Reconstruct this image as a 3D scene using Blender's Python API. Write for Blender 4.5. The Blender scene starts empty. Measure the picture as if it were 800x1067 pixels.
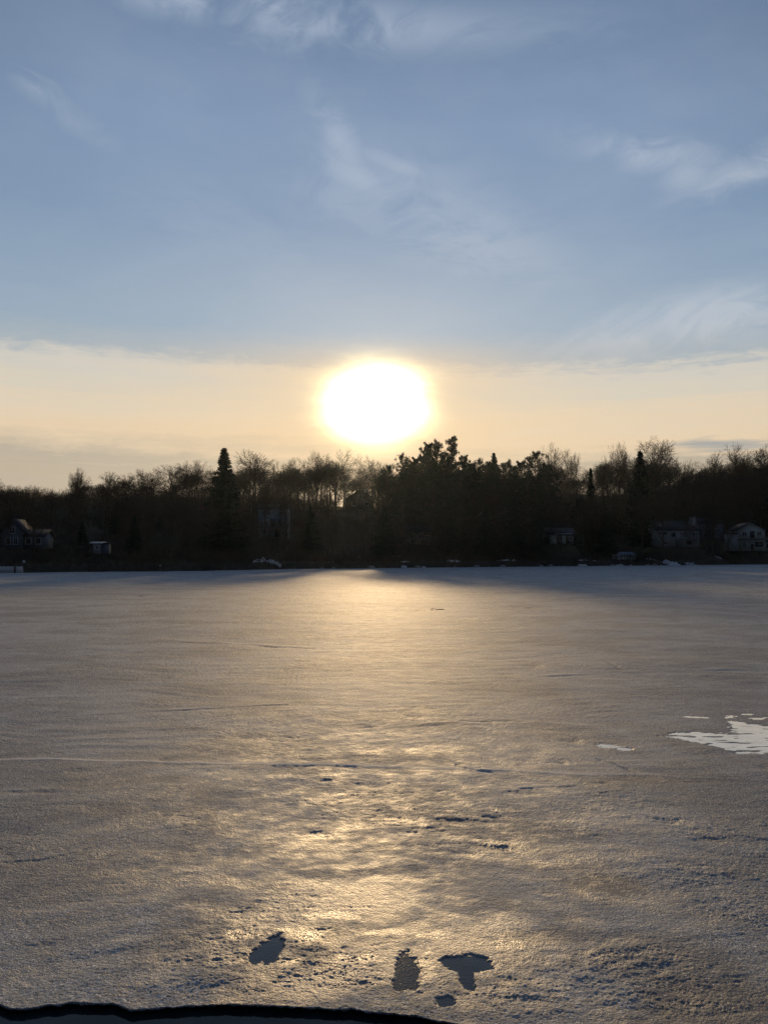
import bpy, math, random
import numpy as np
from mathutils import Vector, Matrix

random.seed(7)
RNG = np.random.default_rng(7)
scene = bpy.context.scene
C = scene.collection
R = math.radians

# ------------------------------------------------------------------ camera frame (photo pixels 800 x 1067)
F_PX, CX, CY = 863.0, 400.0, 533.5
EYE = 2.6
PITCH = math.atan((579 - CY) / F_PX)
cp, sp = math.cos(PITCH), math.sin(PITCH)


def ray(px, py):
    a, b = (px - CX) / F_PX, (CY - py) / F_PX
    return np.array([a, cp - sp * b, sp + cp * b])


def at(px, py, Y):                      # the point that far ahead (world y = Y) on the line of sight
    d = ray(px, py)
    k = Y / d[1]
    return Vector((d[0] * k, Y, EYE + d[2] * k))


def ground(px, py, z=0.0):              # where the line of sight meets level z
    d = ray(px, py)
    k = (z - EYE) / d[2]
    return Vector((d[0] * k, d[1] * k, z))


def azel(px, py):
    d = ray(px, py)
    return math.degrees(math.atan2(d[0], d[1])), math.degrees(math.atan2(d[2], math.hypot(d[0], d[1])))


SUN_AZ, SUN_EL = azel(392, 421)

# ------------------------------------------------------------------ helpers
def lin(r, g, b):
    f = lambda c: (c / 255 / 12.92) if c / 255 <= 0.04045 else ((c / 255 + 0.055) / 1.055) ** 2.4
    return (f(r), f(g), f(b), 1.0)


def mesh_np(name, verts, quads=None, tris=None):
    me = bpy.data.meshes.new(name)
    v = np.asarray(verts, np.float32).reshape(-1, 3)
    loops, starts, tot = [], [], 0
    if quads is not None and len(quads):
        q = np.asarray(quads, np.int32).reshape(-1, 4)
        loops.append(q.ravel()); starts.append(np.arange(len(q)) * 4 + tot); tot += q.size
    if tris is not None and len(tris):
        t = np.asarray(tris, np.int32).reshape(-1, 3)
        loops.append(t.ravel()); starts.append(np.arange(len(t)) * 3 + tot); tot += t.size
    loops = np.concatenate(loops).astype(np.int32); starts = np.concatenate(starts).astype(np.int32)
    me.vertices.add(len(v)); me.vertices.foreach_set('co', v.ravel())
    me.loops.add(len(loops)); me.loops.foreach_set('vertex_index', loops)
    me.polygons.add(len(starts)); me.polygons.foreach_set('loop_start', starts)
    me.update(calc_edges=True); me.validate()
    return me


class MB:                                # collects simple shapes for one mesh
    def __init__(s):
        s.v, s.q, s.t = [], [], []

    def box(s, c, d, rz=0.0, taper=1.0):
        n = len(s.v); cr, sr = math.cos(rz), math.sin(rz)
        for z, k in ((-.5, 1.0), (.5, taper)):
            for x, y in ((-.5, -.5), (.5, -.5), (.5, .5), (-.5, .5)):
                X, Y = x * d[0] * k, y * d[1] * k
                s.v.append((c[0] + X * cr - Y * sr, c[1] + X * sr + Y * cr, c[2] + z * d[2]))
        for f in ((3, 2, 1, 0), (4, 5, 6, 7), (0, 1, 5, 4), (1, 2, 6, 5), (2, 3, 7, 6), (3, 0, 4, 7)):
            s.q.append([n + i for i in f])
        return s

    def prism(s, pts, y0, y1):           # outline in x,z pushed along y
        n = len(s.v); k = len(pts)
        for y in (y0, y1):
            for x, z in pts:
                s.v.append((x, y, z))
        for i in range(k):
            j = (i + 1) % k
            s.q.append([n + i, n + j, n + k + j, n + k + i])
        for i in range(1, k - 1):
            s.t.append([n, n + i + 1, n + i]); s.t.append([n + k, n + k + i, n + k + i + 1])
        return s

    def tube(s, pts, rad, sides=6, cap=True):
        n0 = len(s.v); pts = [Vector(p) for p in pts]
        for i, p in enumerate(pts):
            d = (pts[min(i + 1, len(pts) - 1)] - pts[max(i - 1, 0)]).normalized()
            u = d.orthogonal().normalized(); w = d.cross(u)
            for k in range(sides):
                a = 2 * math.pi * k / sides
                s.v.append(tuple(p + (u * math.cos(a) + w * math.sin(a)) * rad[i]))
        for i in range(len(pts) - 1):
            for k in range(sides):
                a, b = n0 + i * sides + k, n0 + i * sides + (k + 1) % sides
                s.q.append([a, b, b + sides, a + sides])
        if cap:
            for e in (0, len(pts) - 1):
                m = len(s.v); s.v.append(tuple(pts[e])); b = n0 + e * sides
                for k in range(sides):
                    s.t.append([m, b + k, b + (k + 1) % sides])
        return s

    def ball(s, c, r, seg=10, rings=6, jit=0.0, sc=(1, 1, 1)):
        n = len(s.v)
        for i in range(rings + 1):
            th = math.pi * i / rings
            for k in range(seg):
                a = 2 * math.pi * k / seg
                q = r * (1 + random.uniform(-jit, jit)) if 0 < i < rings else r
                s.v.append((c[0] + q * sc[0] * math.sin(th) * math.cos(a), c[1] + q * sc[1] * math.sin(th) * math.sin(a), c[2] + q * sc[2] * math.cos(th)))
        for i in range(rings):
            for k in range(seg):
                a, b = n + i * seg + k, n + i * seg + (k + 1) % seg
                s.q.append([a, a + seg, b + seg, b])
        return s

    def build(s, name, mat, parent=None, smooth=False):
        me = mesh_np(name, s.v, s.q, s.t)
        me.materials.append(mat)
        if smooth:
            me.polygons.foreach_set('use_smooth', [True] * len(me.polygons))
        o = bpy.data.objects.new(name, me); C.objects.link(o); o.parent = parent
        return o


def tag(o, label=None, cat=None, group=None, kind=None):
    if label: o['label'] = label
    if cat: o['category'] = cat
    if group: o['group'] = group
    if kind: o['kind'] = kind
    return o


def thing(name, label, cat, loc, rz=0.0, group=None):
    o = bpy.data.objects.new(name, None); C.objects.link(o)
    o.location = loc; o.rotation_euler = (0, 0, rz); o.empty_display_size = 0.5
    return tag(o, label, cat, group)


def copy_tree(o, parent=None):
    c = o.copy(); C.objects.link(c)
    if parent is not None: c.parent = parent
    for ch in list(o.children):
        copy_tree(ch, c)
    return c


# gradient noise on arrays
def _h(ix, iy, seed):
    h = (ix.astype(np.uint32) * np.uint32(374761393) + iy.astype(np.uint32) * np.uint32(668265263) + np.uint32((seed * 2246822519) & 0xffffffff))
    h = (h ^ (h >> np.uint32(13))) * np.uint32(1274126177)
    h = h ^ (h >> np.uint32(16))
    return h.astype(np.float32) * np.float32(2 * math.pi / 4294967296.0)


def pn(x, y, seed=0):
    np.seterr(over='ignore')
    x = np.asarray(x, np.float64); y = np.asarray(y, np.float64)
    if np.ndim(x) == 2:
        ca, sa = math.cos(seed * 1.7 + .6), math.sin(seed * 1.7 + .6)
        x, y = x * ca - y * sa, x * sa + y * ca
    x0 = np.floor(x); y0 = np.floor(y)
    fx = (x - x0).astype(np.float32); fy = (y - y0).astype(np.float32)
    ix = x0.astype(np.int64); iy = y0.astype(np.int64)
    u = fx * fx * fx * (fx * (fx * 6 - 15) + 10); v = fy * fy * fy * (fy * (fy * 6 - 15) + 10)

    def g(dx, dy):
        a = _h((ix + dx) & 0xffffffff, (iy + dy) & 0xffffffff, seed)
        return np.cos(a) * (fx - dx) + np.sin(a) * (fy - dy)
    a = g(0, 0); b = g(1, 0); c = g(0, 1); d = g(1, 1)
    return ((a + (b - a) * u) * (1 - v) + (c + (d - c) * u) * v) * 1.41


def sstep(a, b, x):
    t = np.clip((x - a) / (b - a), 0, 1)
    return t * t * (3 - 2 * t)


# ------------------------------------------------------------------ node helper
class NT:
    def __init__(s, tree):
        s.t = tree; s.n = tree.nodes; s.l = tree.links

    def new(s, kind, **kw):
        n = s.n.new(kind)
        for k, v in kw.items():
            setattr(n, k, v)
        return n

    def put(s, sock, v):
        if hasattr(v, 'is_output'): s.l.new(v, sock)
        else: sock.default_value = v

    def m(s, op, a, b=None, c=None, clamp=False):
        n = s.new('ShaderNodeMath', operation=op, use_clamp=clamp)
        for i, v in enumerate((a, b, c)):
            if v is not None: s.put(n.inputs[i], v)
        return n.outputs[0]

    def vec(s, x, y, z=0.0):
        n = s.new('ShaderNodeCombineXYZ')
        for i, v in enumerate((x, y, z)): s.put(n.inputs[i], v)
        return n.outputs[0]

    def noise(s, vec, scale, detail=3.0, rough=0.55, dist=0.0):
        n = s.new('ShaderNodeTexNoise')
        if vec is not None: s.l.new(vec, n.inputs['Vector'])
        n.inputs['Scale'].default_value = scale; n.inputs['Detail'].default_value = detail
        n.inputs['Roughness'].default_value = rough; n.inputs['Distortion'].default_value = dist
        return n.outputs[0]

    def ramp(s, f, stops):
        n = s.new('ShaderNodeValToRGB'); e = n.color_ramp.elements
        while len(e) < len(stops): e.new(0.5)
        for k, (p, c) in enumerate(sorted(stops, key=lambda q: q[0])):
            e[k].position = p; e[k].color = c if len(c) == 4 else (*c, 1)
        s.put(n.inputs[0], f)
        return n.outputs[0]

    def map(s, v, a, b, c=0.0, d=1.0, smooth=True):
        n = s.new('ShaderNodeMapRange', interpolation_type='SMOOTHSTEP' if smooth else 'LINEAR')
        for i, q in enumerate((v, a, b, c, d)): s.put(n.inputs[i], q)
        return n.outputs[0]

    def mix(s, f, a, b, blend='MIX'):
        n = s.new('ShaderNodeMix', data_type='RGBA', blend_type=blend)
        s.put(n.inputs[0], f); s.put(n.inputs[6], a); s.put(n.inputs[7], b)
        return n.outputs[2]


def material(name, color=(.5, .5, .5), rough=.6, var=0.25, scale=3.0, spec=.3, bump=0.0, metallic=0.0):
    m = bpy.data.materials.new(name); m.use_nodes = True
    t = NT(m.node_tree); b = t.n['Principled BSDF']
    co = t.new('ShaderNodeTexCoord').outputs['Object']
    f = t.noise(co, scale, 4.0)
    c2 = tuple(max(0, c * (1 - var)) for c in color); c1 = tuple(min(1, c * (1 + var)) for c in color)
    t.l.new(t.ramp(f, [(.3, c2), (.7, c1)]), b.inputs['Base Color'])
    b.inputs['Roughness'].default_value = rough; b.inputs['Specular IOR Level'].default_value = spec
    b.inputs['Metallic'].default_value = metallic
    if bump:
        bn = t.new('ShaderNodeBump'); bn.inputs['Distance'].default_value = bump
        t.l.new(t.noise(co, scale * 6, 4.0), bn.inputs['Height']); t.l.new(bn.outputs[0], b.inputs['Normal'])
    return m


M = {
    'bark': material('bark', (.070, .055, .045), .9, .35, 2.0, .1),
    'twig': material('twig', (.060, .048, .038), .9, .3, 1.0, .1),
    'needle': material('needle', (.020, .030, .018), .8, .45, .8, .15),
    'pine_needle': material('pine_needle', (.026, .036, .024), .8, .4, .8, .15),
    'brush': material('brush', (.060, .046, .034), .9, .4, .3, .1),
    'white_siding': material('white_siding', (.21, .225, .235), .6, .08, 1.2),
    'blue_siding': material('blue_siding', (.085, .105, .135), .6, .10, 1.2),
    'grey_siding': material('grey_siding', (.26, .275, .27), .6, .10, 1.2),
    'cream_siding': material('cream_siding', (.30, .31, .27), .6, .08, 1.2),
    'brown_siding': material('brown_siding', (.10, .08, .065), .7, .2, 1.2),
    'dark_roof': material('dark_roof', (.035, .036, .04), .85, .3, 2.0),
    'brown_roof': material('brown_roof', (.05, .042, .036), .85, .3, 2.0),
    'trim': material('trim', (.42, .42, .41), .5, .06),
    'dark_wood': material('dark_wood', (.05, .04, .033), .7, .3, 2.0),
    'glass': material('window_glass', (.012, .014, .017), .08, .1, 1.0, .5),
    'brick': material('chimney_stone', (.42, .41, .40), .8, .2, 6.0),
    'stone': material('stone', (.22, .21, .20), .8, .35, 3.0, .3, .02),
    'snow': material('old_snow', (.50, .52, .55), .6, .15, 2.0, .3, .03),
    'concrete': material('concrete', (.40, .40, .39), .8, .15, 2.0),
    'metal': material('pale_metal', (.55, .57, .60), .4, .08, 2.0, .5),
    'cover': material('boat_cover', (.20, .25, .34), .7, .2, 2.0),
}

# ------------------------------------------------------------------ sky
world = bpy.data.worlds.new('World'); scene.world = world; world.use_nodes = True
W = NT(world.node_tree); W.n.clear()
sky = W.new('ShaderNodeTexSky', sky_type='NISHITA')
sky.sun_disc = False; sky.sun_elevation = R(SUN_EL); sky.sun_rotation = R(SUN_AZ)
sky.air_density = 1.0; sky.dust_density = 1.2; sky.ozone_density = 1.2; sky.altitude = 100
gen = W.new('ShaderNodeTexCoord').outputs['Generated']
nrm = W.new('ShaderNodeVectorMath', operation='NORMALIZE'); W.l.new(gen, nrm.inputs[0])
sx = W.new('ShaderNodeSeparateXYZ'); W.l.new(nrm.outputs[0], sx.inputs[0])
DX, DY, DZ = sx.outputs
EL = W.m('MULTIPLY', W.m('ARCSINE', DZ), 180 / math.pi)
AZ = W.m('MULTIPLY', W.m('ARCTAN2', DX, DY), 180 / math.pi)
sdv = Vector((math.sin(R(SUN_AZ)) * math.cos(R(SUN_EL)), math.cos(R(SUN_AZ)) * math.cos(R(SUN_EL)), math.sin(R(SUN_EL))))

# haze and cloud deck by elevation; its edge wavers a little
wav = W.noise(W.vec(W.m('MULTIPLY', AZ, .22), W.m('MULTIPLY', EL, .55), 3.1), 1.0, 6.0, .6, .6)
wav2 = W.noise(W.vec(W.m('MULTIPLY', AZ, .05), W.m('MULTIPLY', EL, .9), 8.3), 1.0, 4.0, .55, .6)
ELw = W.m('ADD', EL, W.m('MULTIPLY', W.m('SUBTRACT', wav, .5), 1.5))
ELw = W.m('ADD', ELw, W.m('MULTIPLY', AZ, .014))
ragged = W.noise(W.vec(W.m('MULTIPLY', AZ, .45), W.m('MULTIPLY', EL, 1.9), 2.2), 1.0, 6.0, .65, 1.2)
ELw = W.m('ADD', ELw, W.m('MULTIPLY', W.m('SUBTRACT', ragged, .5), 1.5))
bandm = W.m('MULTIPLY', W.map(EL, 14.0, 12.0), W.map(EL, 6.0, 9.0))
ELw = W.m('ADD', ELw, W.m('MULTIPLY', W.m('MULTIPLY', W.m('SUBTRACT', wav2, .5), 3.5), bandm))
lowmask = W.map(EL, 8.6, 5.0)
ELw = W.m('ADD', ELw, W.m('MULTIPLY', W.m('MULTIPLY', W.m('SUBTRACT', wav2, .5), 5.0), lowmask))


def E(py, px=60):
    return max(0.0, min(1.0, azel(px, py)[1] / 60.0))


front = W.ramp(W.m('DIVIDE', ELw, 60.0), [
    (0.0, lin(178, 160, 140)), (E(520), lin(184, 168, 148)), (E(496), lin(187, 172, 152)), (E(480), lin(182, 170, 152)),
    (E(468), lin(208, 189, 163)), (E(452), lin(227, 203, 171)), (E(425), lin(224, 206, 180)), (E(395), lin(211, 203, 187)),
    (E(375), lin(206, 201, 191)), (E(361), lin(165, 176, 184)), (E(330), lin(146, 166, 185)), (E(210), lin(123, 148, 178)),
    (E(100), lin(123, 147, 178)), (E(10), lin(110, 134, 165)), (.80, lin(88, 108, 138)), (1.0, lin(72, 90, 120))])
back = W.ramp(W.m('DIVIDE', EL, 60.0), [(0.0, lin(72, 78, 92)), (.15, lin(80, 88, 104)), (.4, lin(72, 86, 110)), (1.0, lin(66, 82, 110))])
facing = W.map(W.m('ADD', W.m('MULTIPLY', DX, sdv.x), W.m('MULTIPLY', DY, sdv.y)), -.3, .75)
veil = W.mix(facing, back, front)
STR = 0.1
nish = W.new('ShaderNodeVectorMath', operation='SCALE'); W.l.new(sky.outputs[0], nish.inputs[0]); nish.inputs['Scale'].default_value = STR
base = W.mix(0.97, nish.outputs[0], veil)

# cirrus wisps
cw = W.noise(W.vec(W.m('MULTIPLY', AZ, .06), W.m('MULTIPLY', EL, .10), 1.7), 1.0, 3.0, .5)
cv = W.vec(W.m('ADD', W.m('MULTIPLY', AZ, .085), W.m('MULTIPLY', cw, 1.6)), W.m('ADD', W.m('MULTIPLY', EL, .20), W.m('MULTIPLY', cw, 2.2)), 5.0)
wisp = W.noise(cv, 1.0, 8.0, .62, .8)
fine = W.noise(cv, 3.3, 6.0, .6, 1.0)
wis = W.m('ADD', W.m('MULTIPLY', wisp, .7), W.m('MULTIPLY', fine, .3))
tot = None
for (px, py, rx, ry, rot, amp) in ((270, 10, 230, 20, 4, 1.2), (350, 40, 130, 14, -4, .6), (45, 92, 30, 12, 25, .8), (85, 130, 34, 14, 25, .45), (352, 140, 50, 16, 60, .8), (372, 185, 55, 16, 28, .75), (412, 172, 40, 9, 20, .7),
                                   (470, 235, 130, 45, 25, .65), (400, 215, 90, 30, 10, .5), (672, 158, 70, 17, 14, 1.0), (712, 178, 36, 22, 40, .8), (780, 178, 66, 18, -14, .95), (735, 330, 150, 26, -6, 1.3),
                                   (690, 400, 160, 22, 0, .25), (250, 260, 160, 60, 20, .22), (150, 388, 180, 16, 2, .35)):
    a0, e0 = azel(px, py); k = 57.3 / F_PX
    da = W.m('MULTIPLY', W.m('SUBTRACT', AZ, a0), math.cos(R(e0))); de = W.m('SUBTRACT', EL, e0)
    cr, sr = math.cos(R(rot)), math.sin(R(rot))
    u = W.m('DIVIDE', W.m('SUBTRACT', W.m('MULTIPLY', da, cr), W.m('MULTIPLY', de, sr)), rx * k)
    v = W.m('DIVIDE', W.m('ADD', W.m('MULTIPLY', da, sr), W.m('MULTIPLY', de, cr)), ry * k)
    g = W.m('MULTIPLY', W.m('EXPONENT', W.m('MULTIPLY', W.m('ADD', W.m('MULTIPLY', u, u), W.m('MULTIPLY', v, v)), -1.0)), amp)
    tot = g if tot is None else W.m('MAXIMUM', tot, g)
cov = W.m('MULTIPLY', W.map(wis, .36, .60), tot, clamp=True)
haz = W.m('MULTIPLY', W.map(W.noise(cv, .45, 6.0, .55), .40, .70), .24)
cov = W.m('MULTIPLY', W.m('MAXIMUM', cov, haz), W.m('MULTIPLY', facing, W.map(EL, 9.0, 15.0, .45, 1.0)), clamp=True)
cloudcol = W.ramp(W.m('DIVIDE', EL, 60.0), [(E(440), lin(238, 222, 200)), (E(330), lin(192, 198, 206)), (E(160), lin(184, 194, 208)), (E(0), lin(172, 184, 203))])
base = W.mix(W.m('MULTIPLY', cov, .66), base, cloudcol)

corner = W.m('MULTIPLY', W.m('MULTIPLY', W.map(W.m('ABSOLUTE', W.m('SUBTRACT', AZ, SUN_AZ)), 13.0, 34.0), W.map(EL, 17.0, 33.0)), .36)
base = W.mix(corner, base, lin(70, 88, 112))
# grey low streak clouds on the right horizon
sn = W.noise(W.vec(W.m('MULTIPLY', AZ, .07), W.m('MULTIPLY', EL, 1.1), 0.4), 1.0, 5.0, .6, .5)
a0, e0 = azel(770, 464)
g = W.m('EXPONENT', W.m('MULTIPLY', W.m('ADD', W.m('POWER', W.m('DIVIDE', W.m('ABSOLUTE', W.m('SUBTRACT', AZ, a0)), 6.5), 2.0), W.m('POWER', W.m('DIVIDE', W.m('ABSOLUTE', W.m('SUBTRACT', EL, e0)), .75), 2.0)), -1.0))
base = W.mix(W.m('MULTIPLY', W.map(W.m('ADD', W.m('MULTIPLY', g, .5), sn), .72, .95), .85, clamp=True), base, lin(158, 162, 163))

# glow of the veiled sun, by angle from it (a little wider than tall)
da = W.m('MULTIPLY', W.m('SUBTRACT', AZ, SUN_AZ), .93); de = W.m('MULTIPLY', W.m('SUBTRACT', EL, SUN_EL), 1.24)
th = W.m('SQRT', W.m('ADD', W.m('MULTIPLY', da, da), W.m('MULTIPLY', de, de)))
gn = W.m('ADD', .82, W.m('MULTIPLY', W.noise(W.vec(W.m('MULTIPLY', AZ, .16), W.m('MULTIPLY', EL, .7), 4.4), 1.0, 5.0, .55, .5), .36))
th = W.m('DIVIDE', th, gn)
core = W.m('MULTIPLY', W.m('EXPONENT', W.m('MULTIPLY', W.m('POWER', W.m('DIVIDE', th, 1.50), 1.6), -1.0)), 40.0)
halo = W.m('MULTIPLY', W.m('EXPONENT', W.m('MULTIPLY', W.m('POWER', W.m('DIVIDE', th, 5.2), 1.35), -1.0)), .17)
wide = W.m('MULTIPLY', W.m('EXPONENT', W.m('MULTIPLY', W.m('POWER', W.m('DIVIDE', th, 20.0), 2.0), -1.0)), W.map(EL, 12.0, 17.0, .0, .07))


def scaled(v, f):
    n = W.new('ShaderNodeVectorMath', operation='SCALE'); n.inputs[0].default_value = v; W.put(n.inputs['Scale'], f)
    return n.outputs[0]


def vadd(a, b):
    n = W.new('ShaderNodeVectorMath', operation='ADD'); W.put(n.inputs[0], a); W.put(n.inputs[1], b)
    return n.outputs[0]


nearsun = W.m('MULTIPLY', W.m('MULTIPLY', W.m('EXPONENT', W.m('MULTIPLY', W.m('POWER', W.m('DIVIDE', th, 10.0), 2.0), -1.0)), W.map(EL, 15.5, 12.5)), .6)
base = W.mix(nearsun, base, lin(232, 200, 158))
base = vadd(vadd(base, scaled((1.0, .86, .44), core)), vadd(scaled((1.0, .62, .24), halo), scaled((1.0, .90, .80), wide)))
out = W.new('ShaderNodeVectorMath', operation='SCALE'); W.l.new(base, out.inputs[0]); out.inputs['Scale'].default_value = 1 / STR
bg = W.new('ShaderNodeBackground'); W.l.new(out.outputs[0], bg.inputs['Color']); bg.inputs['Strength'].default_value = STR
wo = W.new('ShaderNodeOutputWorld'); W.l.new(bg.outputs[0], wo.inputs['Surface'])

sd = bpy.data.lights.new('sun', 'SUN'); sd.energy = 2.85; sd.angle = R(2.2); sd.color = (1.0, .68, .35)
so = bpy.data.objects.new('sun', sd); C.objects.link(so)
so.rotation_euler = (-sdv).to_track_quat('-Z', 'Y').to_euler(); so.location = sdv * 300

# ------------------------------------------------------------------ far shore and terrain
SHORE = [(-600, 118), (-260, 108), (-120, 112), (-58, 125), (-46, 132), (-32, 140), (-18.5, 160), (0, 173), (21.6, 187), (47, 204), (78, 224), (115, 249), (200, 292), (330, 350), (700, 430)]
SX, SY = np.array([p[0] for p in SHORE], float), np.array([p[1] for p in SHORE], float)


def shore_y(x):
    x = np.asarray(x, float)
    return np.interp(x, SX, SY) + 1.2 * pn(x * .11, x * 0 + 2.5, 5) + .5 * pn(x * .4, x * 0 + 1.5, 6)


HP = np.array([-600, 0, 100, 200, 300, 380, 450, 550, 620, 680, 720, 760, 800, 900, 1500], float)
HV = np.array([524, 521, 523, 523, 525, 531, 522, 515, 517, 513, 506, 499, 496, 498, 520], float)
PADS = []                                # (x, y, z, radius): levelled house plots


def terrain_z(x, y, pads=True):
    x = np.asarray(x, float); y = np.asarray(y, float)
    s = y - shore_y(x)
    px = 400 + F_PX * x / np.maximum(y, 60)
    yr = shore_y(x) + 150
    H = EYE + (579 - np.interp(px, HP, HV)) / F_PX * yr
    z = -0.6 + 1.7 * sstep(-1.0, 5.0, s) + .035 * np.clip(s - 4, 0, 60) + (H - 3.0) * sstep(20, 150, s) - 4.0 * sstep(170, 420, s)
    amp = sstep(2, 40, s)
    z = z + amp * (1.0 * pn(x * .035, y * .035, 11) + .45 * pn(x * .12, y * .12, 12)) + .18 * sstep(0, 4, s) * pn(x * .5, y * .5, 13)
    if pads:
        for (a, b, c, r) in PADS:
            w = 1 - sstep(r * .55, r * 1.5, np.hypot(x - a, (y - b)))
            z = z * (1 - w) + c * w
    return z


def tz(x, y):
    return float(terrain_z(np.array([x]), np.array([y]))[0])


def shore_dist(px):                      # distance of the shoreline along a sight line
    Y = 160.0
    for _ in range(25):
        Y = .5 * Y + .5 * float(shore_y((px - CX) / F_PX * Y))
    return Y


# ------------------------------------------------------------------ houses
def gable_wall(mb, w, d, h, rh, front):
    if front: mb.prism([(-w / 2, 0), (w / 2, 0), (w / 2, h), (0, h + rh), (-w / 2, h)], -d / 2, d / 2)
    else:
        n = len(mb.v)
        mb.prism([(-d / 2, 0), (d / 2, 0), (d / 2, h), (0, h + rh), (-d / 2, h)], -w / 2, w / 2)
        for i in range(n, len(mb.v)):
            x, y, z = mb.v[i]; mb.v[i] = (y, x, z)
        mb.q = [q[::-1] if q[0] >= n else q for q in mb.q]; mb.t = [q[::-1] if q[0] >= n else q for q in mb.t]
    return mb


def gable_roof(mb, w, d, h, rh, front, ov=.45, th=.18, zoff=0.02):
    span, length = (w, d) if front else (d, w)
    n = len(mb.v)
    k = rh / (span / 2); e = span / 2 + ov
    for sgn in (-1, 1):
        pts = [(0, h + rh + zoff), (sgn * e, h + rh - k * e + zoff), (sgn * e, h + rh - k * e + th + zoff), (0, h + rh + th + zoff)]
        mb.prism(pts if sgn > 0 else pts[::-1], -length / 2 - ov, length / 2 + ov)
    if not front:
        for i in range(n, len(mb.v)):
            x, y, z = mb.v[i]; mb.v[i] = (y, x, z)
    return mb


def window(root, x, z, w, h, d, trim, name='window', fr=.09):
    y = -d / 2
    f = MB()
    f.box((x, y - .03, z + h / 2 + fr / 2), (w + 2 * fr, .10, fr)).box((x, y - .04, z - h / 2 - fr / 2), (w + 2 * fr + .06, .14, fr))
    f.box((x - w / 2 - fr / 2, y - .03, z), (fr, .10, h)).box((x + w / 2 + fr / 2, y - .03, z), (fr, .10, h))
    f.box((x, y - .025, z), (.05, .07, h - .004))
    o = f.build(name, trim, root)
    MB().box((x, y - .012, z), (w - .004, .03, h - .008)).build('pane', M['glass'], o)
    return o


def door(root, x, w, h, d, mat, z0=0.0):
    y = -d / 2
    o = MB().box((x, y - .03, z0 + h / 2), (w, .08, h)).build('door', mat, root)
    MB().ball((x + w * .38, y - .09, z0 + h * .47), .045, 8, 5).build('handle', M['metal'], o)
    return o


def deck(root, x0, x1, z, d, depth, mat, posts=True, rail=1.0):
    y0 = -d / 2 - .02
    o = MB().box(((x0 + x1) / 2, y0 - depth / 2, z), (x1 - x0, depth, .18)).build('deck', mat, root)
    r = MB(); n = max(3, int((x1 - x0) / .35))
    for i in range(n + 1):
        r.box((x0 + .05 + (x1 - x0 - .1) * i / n, y0 - depth + .06, z + .09 + rail / 2 - .03), (.06, .06, rail - .1))
    r.box(((x0 + x1) / 2, y0 - depth + .06, z + .09 + rail), (x1 - x0, .12, .09))
    r.build('railing', M['trim'] if mat is not M['dark_wood'] else mat, o)
    if posts:
        for x in (x0 + .12, x1 - .12):
            MB().box((x, y0 - depth + .15, z / 2 - .095), (.16, .16, z - .01)).build('post', mat, o)
    return o


def house(px, py, Y, name, label, w, d, h, rh, front, wall, roof, rz=0.0, group='houses on the far shore', **kw):
    p = at(px, py, Y)
    PADS.append((p.x, p.y, p.z, max(w, d) * .75))
    r = thing(name, label, kw.get('cat', 'house'), (p.x, p.y, p.z - .05), rz, group)
    gable_wall(MB(), w, d, h, rh, front).build('wall', wall, r)
    ro = gable_roof(MB(), w, d, h, rh, front).build('roof', roof, r)
    for (x, z, ww, wh) in kw.get('windows', ()): window(r, x, z, ww, wh, d, kw.get('trim', M['trim']))
    if 'door' in kw: door(r, kw['door'], .95, 2.05, d, kw.get('door_mat', M['dark_wood']), .05)
    for (x, y, zt, s) in kw.get('chimneys', ()):
        c = MB().box((x, y, (zt + h) / 2), (s, s * .8, zt - h)).box((x, y, zt + .06), (s + .12, s * .8 + .12, .12)).build('chimney', M['brick'], ro)
    for a in kw.get('decks', ()): deck(r, a[0], a[1], a[2], d, a[3], a[4])
    return r


def wing(root, x, y, w, d, h, rh, wall, roof, wins=(), front=False):
    def sh(mb):
        mb.v = [(a + x, b + y, c) for a, b, c in mb.v]; return mb
    wl = sh(gable_wall(MB(), w, d, h, rh, front)).build('wing', wall, root)
    sh(gable_roof(MB(), w, d, h, rh, front, .35)).build('wing_roof', roof, wl)
    for (wx, wz, ww, wh) in wins:
        f = MB(); yy = y - d / 2; cx = x + wx
        f.box((cx, yy - .03, wz + wh / 2 + .05), (ww + .2, .1, .1)).box((cx, yy - .03, wz - wh / 2 - .05), (ww + .2, .1, .1))
        f.box((cx - ww / 2 - .05, yy - .03, wz), (.1, .1, wh)).box((cx + ww / 2 + .05, yy - .03, wz), (.1, .1, wh))
        o = f.build('window', M['trim'], wl)
        MB().box((cx, yy - .012, wz), (ww - .004, .03, wh - .008)).build('pane', M['glass'], o)
    return wl


# blue-grey gabled cottage at the left end
h1 = house(19, 571, 142, 'cottage', 'blue-grey cottage with tall narrow gable and low wing, at the far shore\'s left end', 3.0, 6.0, 3.1, 1.7, True, M['blue_siding'], M['dark_roof'], 0.1,
           windows=[(-.6, 1.2, .6, 1.1), (.6, 1.2, .6, 1.1), (0, 3.0, .8, 1.0)])
wing(h1, 3.15, .5, 3.6, 5.0, 2.1, 1.0, M['blue_siding'], M['brown_roof'], [(-.8, 1.2, .8, .9), (.8, 1.2, .8, .9)])
# little pale shed
sh = house(103, 576.5, 140, 'garden_shed', 'tiny pale shed alone among dark trees, one wall whiter than the other', 1.25, 2.0, 1.7, .08, False, M['white_siding'], M['metal'], 0.0, cat='shed', group='small sheds on the far shore', windows=[(0.1, 1.0, .4, .5)])
wing(sh, 1.19, .1, 1.1, 1.8, 1.6, .08, M['blue_siding'], M['dark_roof'])
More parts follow.
